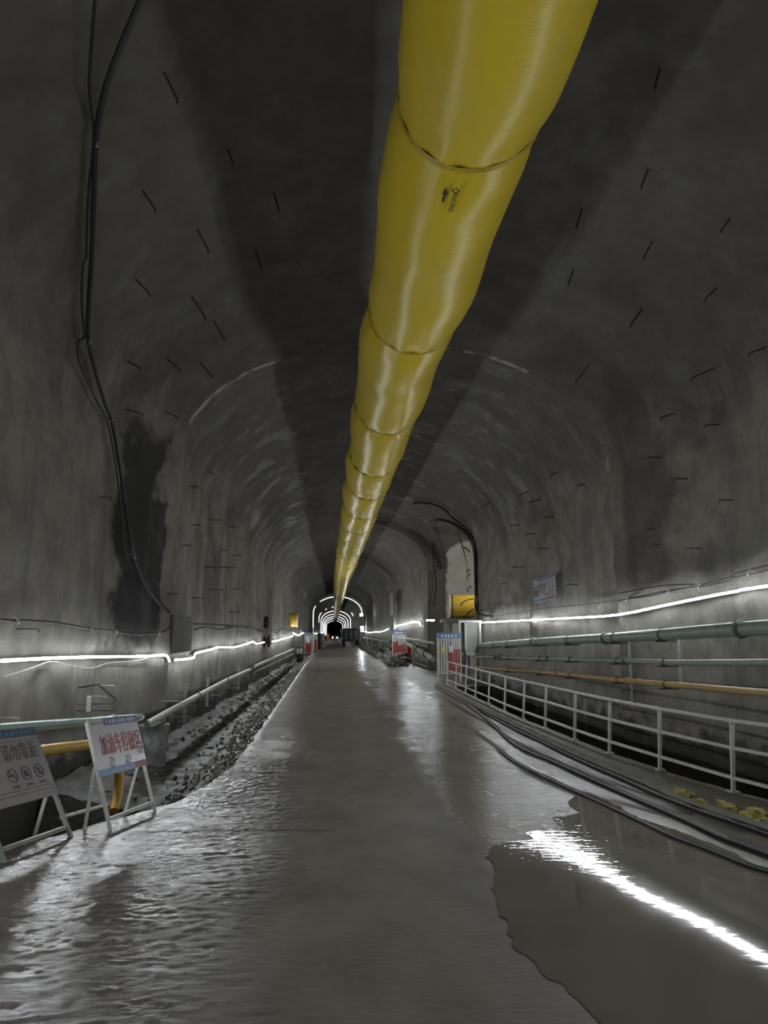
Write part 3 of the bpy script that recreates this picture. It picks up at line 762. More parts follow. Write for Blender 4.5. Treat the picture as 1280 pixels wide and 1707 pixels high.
# floor hoses on the right
G = lambda q, h: [p + Vector((0, 0, h)) for p in [on_g(a, b) for a, b in q]]
h1 = G([(736, 1146), (770, 1168), (815, 1203), (860, 1243), (919, 1270), (1017, 1315), (1090, 1347), (1142, 1370), (1208, 1401), (1280, 1428)], .03)
cable('hose', 'black hose lying on the wet floor, nearer the puddle', ext(h1, 2.5), .032, M_hose, cat='hose')
h2 = [Vector((lerp_tab(KERB_IN, y) - .06 + .02 * math.sin(y), y, gz(y) + .03)) for y in (29.5, 26, 23, 20, 17, 14.5, 12.5, 11, 9.8, 8.6, 7.4, 6.2, 4, 2.5)]
cable('hose', 'black hose tucked against the foot of the kerb', h2, .026, M_hose, cat='hose', sub=3)
h4 = G([(835, 1252), (860, 1272), (926, 1305), (991, 1335), (1057, 1366), (1122, 1397), (1188, 1422), (1250, 1447), (1300, 1462)], .022)  # dark tube added to draw the shadow line at the puddle's edge
cable('hose', 'thin dark tube added as the shadow line along the puddle edge, farthest from the kerb', h4, .022, M_hose, cat='hose')

# ------------------------------------------------------------------ guard railing on the kerb
rail = thing('guard_railing', 'white steel guard railing with three rails on the right kerb', 'railing', (4.8, 12, .12))
fy = [5.6, 7.4] + [9.2, 11.0, 12.55, 14.09, 15.85, 17.4, 19.2, 21.3, 23.3, 25.1, 27.3, 29.2]
def fpt(y, z): return Vector((lerp_tab(FENCE, y) + z * .06, y, gz(y) * .6 + z))
for y in fy:
    bm = NB(); add_bar(bm, fpt(y, .1), fpt(y, 1.03), .045, .045); obj('post', bm, M_white, rail)
for z in (1.04, .70, .33):
    bm = NB(); pts = [fpt(y, z) for y in [2.5] + fy]
    for a, b in zip(pts, pts[1:]): add_bar(bm, a, b, .04, .04)
    obj('rail', bm, M_white, rail)
for y in fy:
    bm = NB(); p = fpt(y, .135); add_box(bm, p.x - .06, p.x + .06, y - .06, y + .06, gz(y) + .13, gz(y) + .15); obj('base_plate', bm, M_white, rail)
# crumpled yellow plastic on the kerb
for k, (px, py, s, lab) in enumerate([(1142, 1326, .13, 'pale crumpled plastic scrap on the kerb, farthest of the four'), (1169, 1340, .07, 'smallest yellow plastic scrap on the kerb'),
                                      (1216, 1350, .14, 'bright yellow crumpled scrap at the foot of a railing post'), (1262, 1362, .17, 'largest crumpled yellow plastic lump at the frame edge of the kerb')]):
    p = on_g(px, py); y = p.y + .4; d = ray(px, py); t_ = (EYE - (gz(p.y) + .17)) / -d.z; p = E0 + d * t_
    p.x = min(p.x, lerp_tab(FENCE, p.y) - .02)
    bm = NB(); r = bmesh.ops.create_icosphere(bm, subdivisions=3, radius=1)['verts']
    for v in r:
        f = .72 + noise.noise(v.co * 2.4 + Vector((k * 9, 0, 0))) * .9 + noise.noise(v.co * 7 + Vector((k * 9, 3, 0))) * .5
        v.co = Vector((v.co.x * s * .8, v.co.y * s * 1.3, max(-.25, v.co.z) * s * .45)) * f + Vector((p.x, p.y, gz(p.y) + .15))
    tag(obj('plastic_scrap', bm, M_crump, smooth=False), lab, 'plastic scrap')

# ------------------------------------------------------------------ the two tilted signs
def sign(fL, fR, top_px, W_ratio, label, build):
    fL = Vector(fL); fR = Vector(fR); u = (fR - fL); w_ = u.length; u.normalize()
    back = Vector((0, 0, 1)).cross(u).normalized()
    if back.x > 0: back = -back
    best = None
    for i in range(0, 60):
        th = math.radians(i * .75); w = (Vector((0, 0, 1)) * math.cos(th) + back * math.sin(th)); w = (w - u * w.dot(u)).normalized()
        for L in np.arange(.8, 1.9, .02):
            q = proj(fL + w * L); e = (q[0] - top_px[0]) ** 2 + (q[1] - top_px[1]) ** 2
            if best is None or e < best[0]: best = (e, th, float(L), w.copy())
    e, th, L, w = best
    n = u.cross(w).normalized()
    if n.x < 0: n = -n
    F = Matrix((u, w, n)).transposed().to_4x4(); F.translation = fL
    t = thing('standing_sign', label, 'sign', fL)
    build(t, F, w_, L); print('SIGN', math.degrees(th), L, w_, e)
    return t
def prect(F, x0, x1, y0, y1, z, name, m, t, th=.0015):
    bm = NB(); add_box(bm, x0, x1, y0, y1, z - th, z + th, F); return obj(name, bm, m, t, smooth=False)
def prects(F, rs, z, name, m, t):
    for x0, x1, y0, y1 in rs:
        bm = NB(); add_box(bm, x0, x1, y0, y1, z - .001, z + .001, F); obj(name, bm, m, t, smooth=False)
def ring_mesh(F, cx, cy, r, wd, z, bm, slash=True):
    n = 28
    for k in range(n):
        a, b = 2 * PI * k / n, 2 * PI * (k + 1) / n
        bm.faces.new([bm.verts.new(F @ Vector((cx + rr * math.cos(q), cy + rr * math.sin(q), z))) for rr, q in ((r, a), (r, b), (r - wd, b), (r - wd, a))])
    if slash:
        c = math.sqrt(.5)
        add_box(bm, -r * .95, r * .95, -wd / 2, wd / 2, -.001, .001, F @ Matrix.Translation((cx, cy, z)) @ Matrix.Rotation(-PI / 4, 4, 'Z'))
def frame_legs(t, F, W_, L, yb, m, braces=()):
    bk = (F.inverted().to_3x3() @ Vector((-1, 0, 0)))
    for x in (.0, W_):
        bm = NB(); add_bar(bm, F @ Vector((x, 0, -.02)), F @ Vector((x, L, -.02)), .035, .035); obj('front_leg', bm, m, t)
        top = F @ Vector((x, yb + .12, -.04)); gb = F @ Vector((x + (.1 if x == 0 else -.1), .0, 0)); gb = gb + Vector((-.34, 0, 0)); gb.z = (F @ Vector((x, 0, 0))).z + .02
        bm = NB(); add_bar(bm, top, gb, .03, .03); obj('rear_leg', bm, m, t)
    for y in (.14,):
        bm = NB(); add_bar(bm, F @ Vector((0, y, -.02)), F @ Vector((W_, y, -.02)), .035, .035); obj('bottom_rail', bm, m, t)
    for a, b in braces:
        bm = NB(); add_bar(bm, F @ Vector((*a, -.05)), F @ Vector((*b, -.05)), .028, .028); obj('brace', bm, m, t)
def build1(t, F, W_, L):
    yb = L * .49; x0, x1 = -.03, W_ + .03
    prect(F, x0, x1, yb, L + .02, .004, 'panel', M_board, t, .006)
    frame_legs(t, F, W_, L, yb, M_white)
    H_ = L + .02 - yb; z = .0125
    prect(F, x0 + .33, x1, L - .06, L + .02, z, 'header_band', M_blue, t)
    xa = x0 + .38
    prects(F, [(xa + i * .075, xa + i * .075 + .018 + .03 * ((i * 7) % 3) / 2, L - .045, L + .0) for i in range(10)] + [(xa + i * .075, xa + i * .075 + .05, L - .028, L - .018) for i in range(10)], z + .002, 'header_letter', M_wtext, t)
    prects(F, [(x0 + .07, x0 + .1, L - .045, L - .005), (x0 + .13, x0 + .3, L - .03, L - .015)], z, 'corner_mark', M_redfade, t)
    prects(F, [(x0 + .08, x1 - .05, L - .12, L - .115), (x0 + .08, x1 - .05, yb + .1, yb + .105)], z, 'border_line', M_wtext, t)
    prect(F, x0, x0 + (x1 - x0) * .72, yb, yb + .075, z, 'footer_blue', M_cyan, t); prect(F, x0 + (x1 - x0) * .72, x1, yb, yb + .075, z, 'footer_red', M_redfade, t)
    TM = F @ Matrix.Translation(((x0 + x1) / 2 + .07, yb + H_ * .5, z + .001))
    text_mesh('lettering', '加油车停放区', .2, TM @ Matrix.Diagonal((.83, 1.25, 1, 1)), M_red, t)
    # torn clear film on the panel
    for c, s in (((.95, .18), .055), ((.27, .07), .05), ((.62, .07), .04)):
        bm = NB(); add_tube(bm, [F @ Vector((c[0] * W_ + math.cos(a) * s * (.6 if c[0] < .5 else 1) + .02 * math.sin(3 * a), yb + c[1] + .05 + math.sin(a) * s * 1.3, z + .01)) for a in np.linspace(0, 2 * PI, 14)], .006, 5, False)
        obj('torn_film', bm, M_wtext, t)
def build2(t, F, W_, L):
    yb = L * .40; x0, x1 = -.1, W_ + .02
    prect(F, x0, x1, yb, L + .03, .004, 'panel', M_boardgrey, t, .006)
    frame_legs(t, F, W_, L, yb, M_greypaint)
    z = .0125; H_ = L + .03 - yb
    prect(F, x0 + .25, x1, L - .06, L + .03, z, 'header_band', M_bluegrey, t)
    prects(F, [(x0 + .34 + i * .08, x0 + .38 + i * .08, L - .04, L + .005) for i in range(9)], z + .002, 'header_letter', M_cyan, t)
    prects(F, [(x0 + .05, x1 - .02, L - .105, L - .1), (x0 + .05, x1 - .02, yb + .08, yb + .086), (x0 + .05, x1 - .02, yb + .12, yb + .126)], z, 'border_line', M_gtext, t)
    text_mesh('lettering', '加油站 请勿靠近', .165, F @ Matrix.Translation(((x0 + x1) / 2 - .02, yb + H_ * .66, z + .001)) @ Matrix.Diagonal((.85, 1.15, 1, 1)), M_gtext, t)
    for i, fx in enumerate((.5, .68, .86)):
        bm = NB(); cx = x0 + (x1 - x0) * fx - .02; ring_mesh(F, cx, yb + H_ * .37, .073, .012, z + .002, bm); obj('prohibition_ring', bm, M_gtext, t)
        bm = NB()
        if i == 0: add_box(bm, -.05, .03, -.008, .008, -.001, .001, F @ Matrix.Translation((cx, yb + H_ * .37, z + .001)))
        elif i == 1:
            bm.faces.new([bm.verts.new(F @ Vector((cx + x, yb + H_ * .37 + y, z + .001))) for x, y in ((-.03, -.03), (.03, -.03), (.035, .0), (.012, .02), (0, .05), (-.015, .02), (-.035, .005))])
        else: add_box(bm, -.012, .012, -.035, .035, -.001, .001, F @ Matrix.Translation((cx, yb + H_ * .37, z + .001)))
        obj('pictogram', bm, M_dgtext, t, smooth=False)
        prects(F, [(cx - .05, cx + .06, yb + H_ * .2, yb + H_ * .235)], z, 'caption', M_gtext, t)
f1, f2 = on_g(188, 1388), on_g(262, 1356)
sign(f1, f2, (146, 1203), 1, 'white sign board with large red Chinese lettering on a leaning steel frame', build1)
f3, f4 = on_g(12, 1442), on_g(123, 1399)
sign(f3, f4, (-60, 1230), 1, 'dusty grey sign board with three prohibition rings, at the left frame edge', build2)
# loop of white wire at the red-lettered sign's top corner
p = on_x(232, 1196, -2.6)
bm = NB(); add_tube(bm, [p + Vector((math.cos(a) * .03, math.cos(a) * .12, math.sin(a) * .04)) for a in np.linspace(0, 2 * PI, 20)], .009, 6, False)
tag(obj('wire_loop', bm, M_white), 'small white wire loop at the top corner of the red-lettered sign', 'wire loop')
# white pipe lying between the sign feet
bm = NB(); add_tube(bm, [on_g(108, 1384) + Vector((-.05, 0, .13)), on_g(185, 1356) + Vector((-.05, 0, .1))], .02, 10)
tag(obj('loose_bar', bm, M_white), 'white bar bridging the feet of the two tilted signs', 'bar')

# ------------------------------------------------------------------ wall details
# flat grey panel at the first ring
a = wallpt(275, 1092, 0); b = wallpt(318, 1092, 0)
Y0, Y1 = 17.25, on_x(318, 1092, -3.75).y; zt = on_x(300, 1026, -3.75).z; zb = on_x(275, 1090, -3.75).z - .02
bm = NB(); add_box(bm, -4.12, -3.74, Y0, Y1, zb, zt, bev=.015)
tag(obj('flat_panel', bm, M_slab), 'flat grey rectangular panel on the left wall at the first ring', 'panel')
# plastic wrapped pillar
bm = NB(); r = []
for z in np.linspace(-.9, .32, 16):
    r.append([Vector((-3.72 + math.cos(a) * .3 * (1 + .2 * noise.noise(Vector((math.cos(a) * 2, math.sin(a) * 2, z * 2)))), 15.6 + math.sin(a) * .4 * (1 + .2 * noise.noise(Vector((math.cos(a), math.sin(a), z * 3)))), z)) for a in np.linspace(0, 2 * PI, 30)])
vs = add_grid(bm, r); bm.faces.new([v for v in vs[-1][:-1]])
tag(obj('wrapped_pillar', bm, M_plastic), 'grey plastic-draped pillar at the left wall under the pipe end', 'pillar')
# maroon bundle, oval socket
p = wallpt(444, 1068, .18); bm = NB(); r = bmesh.ops.create_icosphere(bm, subdivisions=3, radius=1)['verts']
for v in r: v.co = Vector((v.co.x * .15, v.co.y * .75, v.co.z * .36)) * (1 + .35 * noise.noise(v.co * 2)) + p
tag(obj('hanging_bundle', bm, M_maroon), 'maroon wrapped bundle hanging on the left wall at the LED strip', 'bundle')
p = wallpt(445, 1037, .03); bm = NB()
rr = [Vector((0, math.cos(a) * .55, math.sin(a) * .42)) for a in np.linspace(0, 2 * PI, 25)]
add_grid(bm, [[p + q for q in rr], [p + q + Vector((.06, 0, 0)) for q in rr], [p + q * .85 + Vector((.06, 0, 0)) for q in rr], [p + q * .8 + Vector((-.25, 0, 0)) for q in rr], [p + Vector((-.25, 0, 0)) for q in rr]])
tag(obj('pipe_socket', bm, M_dark), 'dark oval pipe socket in the left wall above the maroon bundle', 'pipe socket')
# poster on right wall
c = wallpt(916, 981, .1); dy = .0
tl = hit(895, 968); tr = hit(934, 957); 
Yf, Yn = tl.y, tr.y; zt1 = tl.z; 
Fp = Matrix((Vector((0, -1, .035)).normalized(), Vector((0, .035, 1)).normalized(), Vector((-1, 0, 0)))).transposed().to_4x4()
wP = Yf - Yn; bl = hit(896, 1006); hP = tl.z - bl.z; Fp.translation = Vector((hit(896, 1000).x - .12, Yf, bl.z))
t = thing('safety_poster', 'colourful safety poster with helmet and boot pictures on the right wall', 'poster', Fp.translation)
prect(Fp, 0, wP, 0, hP, 0, 'panel', M_board, t, .012)
z = .016
prect(Fp, wP * .24, wP, hP * .86, hP, z, 'header_band', M_blue, t); prect(Fp, 0, wP * .62, 0, hP * .12, z, 'footer_blue', M_cyan, t); prect(Fp, wP * .62, wP, 0, hP * .12, z, 'footer_red', M_redfade, t)
prects(Fp, [(wP * (.32 + i * .08), wP * (.36 + i * .08), hP * .9, hP * .96) for i in range(8)], z + .003, 'header_letter', M_wtext, t)
prects(Fp, [(wP * .03, wP * .22, hP * .62, hP * .68), (wP * .03, wP * .22, hP * .25, hP * .56), (wP * .7, wP * .95, hP * .3, hP * .33), (wP * .7, wP * .95, hP * .2, hP * .23), (wP * .25, wP * .5, hP * .32, hP * .35)], z, 'text_block', M_gtext, t)
for i, fx in enumerate((.3, .42, .54)):
    bm = NB(); bm.faces.new([bm.verts.new(Fp @ Vector((wP * fx + x * wP * .05, hP * .6 + y * hP * .1, z))) for x, y in ((-1, -2), (-.4, -2), (-.3, 0), (.3, 0), (.4, -2), (1, -2), (.8, .8), (.3, 1), (.4, 2), (-.4, 2), (-.3, 1), (-.8, .8))]); obj('worker_picture', bm, M_gtext, t, smooth=False)
for fx in (.74, .9):
    bm = NB(); ring_mesh(Fp @ Matrix.Translation((wP * fx, hP * .58, 0)) @ Matrix.Diagonal((.6, 1.5, 1, 1)), 0, 0, hP * .13, hP * .045, z, bm, False); obj('symbol_ring', bm, M_blue, t)
prects(Fp, [(wP * .28, wP * .4, hP * .2, hP * .28), (wP * .42, wP * .54, hP * .2, hP * .28)], z, 'yellow_label', M_yellab, t)
prects(Fp, [(wP * .56, wP * .66, hP * .2, hP * .28)], z, 'red_label', M_red, t)
# steel pins in the lining
def pin(b, tip, group, label, r=.01, hook=True, m=None):
    p = hit(*b); n = nrm(p); want = .85 * math.hypot(b[0] - tip[0], b[1] - tip[1]); L = .1
    while L < .75:
        q = proj(p + n * L)
        if math.hypot(q[0] - b[0], q[1] - b[1]) >= want: break
        L += .02
    bm = NB(); e = p + n * L
    pts = [p - n * .12, p + n * L * .5, e]
    if hook: pts += [e + n * .02 + Vector((0, 0, -.05))]
    add_tube(bm, pts, r * (1 + p.y / 60), 6)
    tag(obj('steel_pin', bm, m or M_rust), label, 'steel pin', group)
def cv(l, ox, oy, s=2.6667): return [((ox + a / s, oy + b / s), (ox + c / s, oy + d / s)) for a, b, c, d in l]
PA = cv([(740, 345, 820, 435), (1015, 675, 1045, 720), (645, 865, 700, 930), (885, 1035, 955, 1105), (1140, 1130, 1165, 1190), (612, 1250, 665, 1310), (862, 1335, 928, 1410), (760, 1610, 803, 1650), (1220, 870, 1260, 925), (905, 1630, 950, 1665), (580, 1612, 620, 1650), (960, 1445, 1015, 1500)], 0, 0)
PB = cv([(860, 840, 890, 840), (820, 930, 850, 930), (760, 1146, 795, 1146), (865, 1163, 900, 1163), (950, 1127, 990, 1127), (1040, 1125, 1083, 1125), (1030, 1228, 1068, 1222), (920, 1028, 955, 1028), (975, 1028, 1058, 1028), (1040, 975, 1075, 980), (1025, 848, 1052, 850), (1060, 903, 1075, 905), (945, 818, 985, 845), (930, 605, 950, 615), (990, 950, 1005, 955), (1035, 780, 1045, 782), (855, 670, 880, 674), (465, 718, 495, 719), (575, 330, 630, 365), (752, 345, 790, 372), (525, 1297, 565, 1297), (100, 1303, 180, 1303)], 0, 560)
PL = [((158, 1143), (195, 1144)), ((154, 1161), (178, 1161)), ((155, 1176), (183, 1174)), ((271, 1169), (304, 1169)), ((284, 1195), (320, 1195)), ((384, 1147), (397, 1147)), ((390, 1138), (402, 1138)), ((352, 1159), (366, 1159)), ((2, 1197), (32, 1193)), ((362, 1170), (378, 1170))]
PR = cv([(705, 60, 660, 105), (475, 300, 415, 370), (1025, 310, 925, 355), (1260, 215, 1190, 240), (845, 510, 805, 535), (1045, 555, 1000, 575), (790, 700, 745, 715), (905, 795, 865, 812), (1105, 890, 1060, 903), (970, 1105, 910, 1105), (768, 1018, 750, 1020), (795, 1088, 770, 1100), (457, 822, 440, 825), (345, 765, 310, 772), (255, 890, 220, 905), (240, 1040, 205, 1050), (297, 1105, 260, 1110), (187, 1187, 140, 1190), (320, 965, 290, 970), (115, 1260, 95, 1262), (205, 855, 170, 867), (40, 900, 0, 912), (420, 1265, 380, 1265), (165, 1000, 130, 1006)], 800, 500)
PF = cv([(740, 770, 690, 815), (445, 955, 410, 1000), (755, 1095, 730, 1150), (1035, 1295, 995, 1320), (1100, 985, 1060, 1010), (410, 1215, 385, 1255), (790, 340, 762, 372), (710, 1390, 655, 1440)], 800, 0)
for b, c in PA: pin(b, c, 'steel pins in the upper left vault', 'dark steel pin sticking out of the upper left vault', .014)
for b, c in PB: pin(b, c, 'steel pins in the left wall above the LED strip', 'dark steel pin sticking out of the left wall above the LED strip')
for b, c in PL: pin(b, c, 'steel pins low on the left wall', 'pale steel pin sticking out low on the left wall below the LED strip', m=M_greypaint)  # pale material paints the strip's light onto these pins
for b, c in PR: pin(b, c, 'steel pins in the right wall', 'dark steel pin sticking out of the right wall above the LED strip', .013)
for b, c in PF: pin(b, c, 'steel pins in the upper right vault', 'dark steel pin sticking out of the upper right vault', .014)

# ------------------------------------------------------------------ at the side passage
q = WP([(690, 838), (715, 838), (738, 846), (756, 862)], .05) + WP([(794, 1005), (797, 1018), (806, 1026), (822, 1028)], .06)
q = q[:4] + [Vector((wall_x(z, 35) - .08, y_, z)) for z, y_ in ((7.2, 34.95), (6.3, 34.92), (5.2, 34.9), (4.2, 34.88))] + q[4:]
cable('power_cable', 'thick black cable hanging down the near jamb of the side passage', q, .055, M_cable)
cable('power_cable', 'thin cable drooping diagonally in the side passage mouth', [on_y(762, 880, 38), on_y(772, 915, 38), on_y(780, 945, 38), on_y(786, 965, 38)], .035, M_cable)
cable('power_cable', 'thin cable dropping down the far jamb of the side passage', [on_y(738, 897, 45), on_y(722, 905, 45), on_y(723, 940, 45), on_y(727, 975, 45), on_y(722, 1010, 45)], .04, M_cable)
cable('power_cable', 'tangled cable across the lit top of the passage wall', [on_y(738, 910, 44.8), on_y(748, 916, 44.5), on_y(757, 907, 44.5), on_y(766, 909, 44), on_y(776, 914, 44), on_y(783, 920, 43)], .045, M_cable)
for i, (x0, y0, x1, y1, lab) in enumerate([(748, 893, 756, 881, 'bent bar at the top of the side passage mouth'), (722, 945, 736, 947, 'pale step iron on the far jamb of the side passage'), (778, 952, 784, 951, 'uppermost hooked bar at the near jamb of the side passage'),
        (778, 963, 785, 957, 'middle hooked bar at the near jamb of the side passage'), (779, 983, 786, 978, 'lowest hooked bar at the near jamb above the yellow duct piece'), (769, 1006, 790, 998, 'hooked bar in front of the yellow duct piece'), (774, 1029, 790, 1015, 'slanting bar across the yellow duct piece')]):
    Yb = 44.5 if i < 2 else 36.5; a = on_y(x1, y1, Yb); b = on_y(x0, y0, Yb)
    bm = NB(); add_tube(bm, spline([a, (a + b) / 2 + Vector((0, 0, .06)), b, b + Vector((.04, 0, -.12))], 4), .03, 6); tag(obj('bent_bar', bm, M_rust), lab, 'steel bar')
# duct piece in the passage
q = on_y(769, 1011, 39); r_ = .64; t = thing('duct_piece', 'bright yellow cylindrical duct piece in the side passage', 'duct', q)
bm = NB(); x0 = on_y(748, 1011, 39).x; x1 = x0 + 2.6; q.x = 0
add_tube(bm, [Vector((x, q.y - (x - x0) * .12, q.z)) for x in np.linspace(x0 + .12, x1, 8)], r_, 36); obj('duct_body', bm, M_ductyel, t)
bm = NB(); add_tube(bm, [Vector((x, q.y - (x - x0) * .12, q.z)) for x in (x0, x0 + .02, x0 + .1, x0 + .12)], r_ + .03, 36, True, [r_ - .02, r_ + .03, r_ + .03, r_ - .02]); obj('rim', bm, M_cream, t)
bm = NB(); add_tube(bm, [Vector((x, q.y - (x - x0) * .12, q.z)) for x in (x0 + .14, x0 + .2)], r_ + .015, 36); obj('rim_band', bm, M_dark, t)
prects(Matrix.Translation((x0 + .95, q.y - .12 - math.sqrt(r_**2 - .36**2) - .03, q.z - .36)) @ Matrix.Rotation(PI / 2 - .55, 4, 'X'), [(i * .13, i * .13 + .08 + .02 * (i % 2), -.045, .045) for i in range(6)], .0, 'lettering', M_ink, t)
bm = NB(); add_box(bm, x0 - .3, 7.6, 37.9, 40.4, q.z - r_ - .25, q.z - r_ - .02); add_box(bm, x0 - .1, x0, 38, 40.3, 0, q.z - r_ - .2)
add_box(bm, 7.2, 7.3, 38, 40.3, 0, q.z - r_ - .2)
tag(obj('duct_platform', bm, M_slab), 'grey platform carrying the yellow duct piece', 'platform')
ld = bpy.data.lights.new('passage_lamp', 'POINT'); ld.energy = 420; ld.shadow_soft_size = .15; ld.color = (1, .98, .92)
lo = bpy.data.objects.new('passage_lamp', ld); COL.objects.link(lo); lo.location = (9.6, 36.6, 6.0)
# orange duct stub on left
p = on_y(488, 1034, 66.5); t = thing('duct_piece', 'small orange duct stub low on the left wall at the ring edge', 'duct', p)
bm = NB(); add_tube(bm, [Vector((x, 66, p.z)) for x in (-4.2, -3.6, -3.25)], .62, 28); obj('duct_body', bm, M_ductyel, t)
bm = NB(); add_tube(bm, [Vector((x, 66, p.z)) for x in (-3.3, -3.22)], .66, 28); obj('rim', bm, M_cream, t)
# pale banner on the right wall
p = on_x(652, 1007, 5.35); bm = NB(); add_box(bm, p.x - .03, p.x + .03, p.y - 1.2, p.y + 1.2, p.z - .95, p.z + .95); tag(obj('wall_banner', bm, M_greypaint), 'pale narrow banner on the far right wall', 'banner')

# steel portal frame beside the passage
t = thing('entrance_gantry', 'white steel frame with a grey back panel at the end of the railing', 'gantry', (5.7, 32.5, 0))
for x in (5.78, 6.05, 6.72):
    bm = NB(); add_bar(bm, (x, 32.5, 0), (x, 32.5, 2.72), .09, .09); obj('post', bm, M_white, t)
for z in (2.72, 1.25):
    bm = NB(); add_bar(bm, (5.74, 32.5, z), (6.8, 32.5, z), .1, .1); obj('crossbar', bm, M_white, t)
bm = NB(); add_box(bm, 6.05, 6.78, 32.62, 32.66, 1.3, 2.66); obj('panel', bm, M_greypaint, t)
bm = NB(); add_tube(bm, spline([(5.9, 32.3, 1.6), (5.95, 32.2, 1.1), (5.85, 32.0, .5), (5.9, 31.5, .05)], 5), .07, 8); tag(obj('bent_pipe', bm, M_dark), 'dark bent pipe standing at the white steel frame', 'pipe')
bm = NB(); add_tube(bm, spline([A[0] + Vector((0, .0, 0)), A[0] + Vector((-.3, .15, 0)), A[0] + Vector((-.45, .2, -.3)), A[0] + Vector((-.45, .2, -1.6))], 5), .11, 12); tag(obj('bent_pipe', bm, M_greendk), 'green elbow ending the thick pipe by the steel frame', 'pipe')
# striped barriers
def barrier(x0, x1, Y, zb, zt, lab, n=9, hdr=True, extra=True):
    t = thing('barrier_panel', lab, 'barrier', ((x0 + x1) / 2, Y, zb)); w = (x1 - x0); H_ = zt - zb
    for x in (x0, x1):
        bm = NB(); add_bar(bm, (x, Y, zb - (.25 if zb > .2 else 0)), (x, Y, zt), .06, .06); obj('post', bm, M_white, t)
    for z in (zb + .08, zb + H_ * .86):
        bm = NB(); add_bar(bm, (x0, Y, z), (x1, Y, z), .05, .05); obj('crossbar', bm, M_white, t)
    for k in range(n):
        x = x0 + w * (k + .5) / n; red = .62 if k > n * .35 or not extra else .0
        zr = zb + H_ * (.62 - .0 * k)
        if red:
            bm = NB(); add_box(bm, x - w / n * .3, x + w / n * .3, Y - .02, Y + .02, zb + .1, zr); obj('slat', bm, M_red, t)
        bm = NB(); add_box(bm, x - w / n * .3, x + w / n * .3, Y - .02, Y + .02, zr if red else zb + .1, zb + H_ * .85); obj('slat', bm, M_white, t)
    if hdr:
        bm = NB(); add_box(bm, x0, x1, Y - .05, Y - .02, zb + H_ * .88, zt + .02); obj('header_board', bm, M_cyan if extra else M_blue, t)
        prects(Matrix.Translation((x0, Y - .055, zb + H_ * .88)) @ Matrix.Rotation(PI / 2, 4, 'X'), [(w * (.15 + i * .15), w * (.23 + i * .15), .04, H_ * .09) for i in range(5)], 0, 'header_letter', M_wtext, t)
    return t
tb = barrier(4.65, 5.68, 31.8, .35, 2.18, 'tall red and white slatted barrier with a blue header at the railing end')
bm = NB(); add_box(bm, 4.8, 4.98, 31.74, 31.77, 1.3, 1.6); obj('yellow_sticker', bm, M_yellab, tb); bm = NB(); add_box(bm, 5.15, 5.35, 31.74, 31.77, 1.35, 1.62); obj('paper_sheet', bm, M_wtext, tb)
tb = barrier(4.72, 5.75, 57, .12, 2.35, 'red slatted barrier with a dark blue header, beyond the side passage', extra=False)
bm = NB(); add_box(bm, 5.15, 5.6, 56.93, 56.96, 1.25, 1.75); obj('paper_sheet', bm, M_boardgrey, tb)
bm = NB(); add_bar(bm, (5.95, 56, .05), (5.95, 56, 1.2), .28, .1); tag(obj('red_board', bm, M_red), 'narrow red board standing beside the farther right barrier', 'board')
for (xx_, px, py, lab) in ((-3.6, 441, 1106, 'bracket under the two thin pale pipes, nearer one'), (-3.6, 472, 1091, 'bracket under the two thin pale pipes, farther one'), (6.0, 700, 1068, 'bracket under the thin pale pipe beyond the passage'), (5.95, 690, 1079, 'bracket under the beige pipe beyond the passage')):
    p = on_x(px, py, xx_); w = sect(p.y)[0] if xx_ < 0 else sect(p.y)[1]; bm = NB()
    add_bar(bm, (w + (-.1 if xx_ < 0 else .1), p.y, p.z - .22), (xx_, p.y, p.z - .22), .06, .05); add_bar(bm, (xx_, p.y, p.z - .24), (xx_, p.y, p.z + .12), .05, .05)
    tag(obj('pipe_bracket', bm, M_rust), lab, 'pipe bracket')
# far right pipes and stands
pipe_thing('water_pipe', 'beige thick pipe sloping along the right wall beyond the passage', pline([(665, 1068), (678, 1073), (695, 1081), (712, 1091), (722, 1099)], 5.95), .16, M_pale, fit=[on_x(697, 1082, 5.95).y, on_x(710, 1090, 5.95).y], fm=M_dark)
pipe_thing('water_pipe', 'thin pale pipe above the beige one beyond the passage', pline([(662, 1063), (678, 1065), (700, 1068), (722, 1072)], 6.0), .08, M_pale)
pipe_thing('water_pipe', 'long dark pipe on the far right wall below the LED strip', [(5.3, y, 1.3) for y in (68, 85, 105, 125)], .14, M_greendk)
pipe_thing('air_pipe', 'long grey pipe low on the far right wall', [(5.2, y, .7) for y in (68, 85, 105, 125)], .12, M_greypaint)
for X, Y, lab in ((5.35, 47.5, 'pale short post standing before the rubble beyond the passage'), (4.7, 98, 'thin post at the far right road edge')):
    bm = NB(); add_bar(bm, (X, Y, -.1), (X, Y, 1.55), .1, .1); tag(obj('marker_post', bm, M_pale), lab, 'post')
for y in (76, 92, 108):
    bm = NB()
    add_bar(bm, (5.0, y, 0), (5.0, y, 1.5), .1, .1); add_bar(bm, (4.9, y, 1.12), (5.6, y, 1.12), .08, .08); add_bar(bm, (4.9, y, .54), (5.6, y, .54), .08, .08)
    tag(obj('pipe_stand', bm, M_greypaint), 'grey steel stand carrying the far right pipes', 'pipe stand', 'stands under the far right pipes')
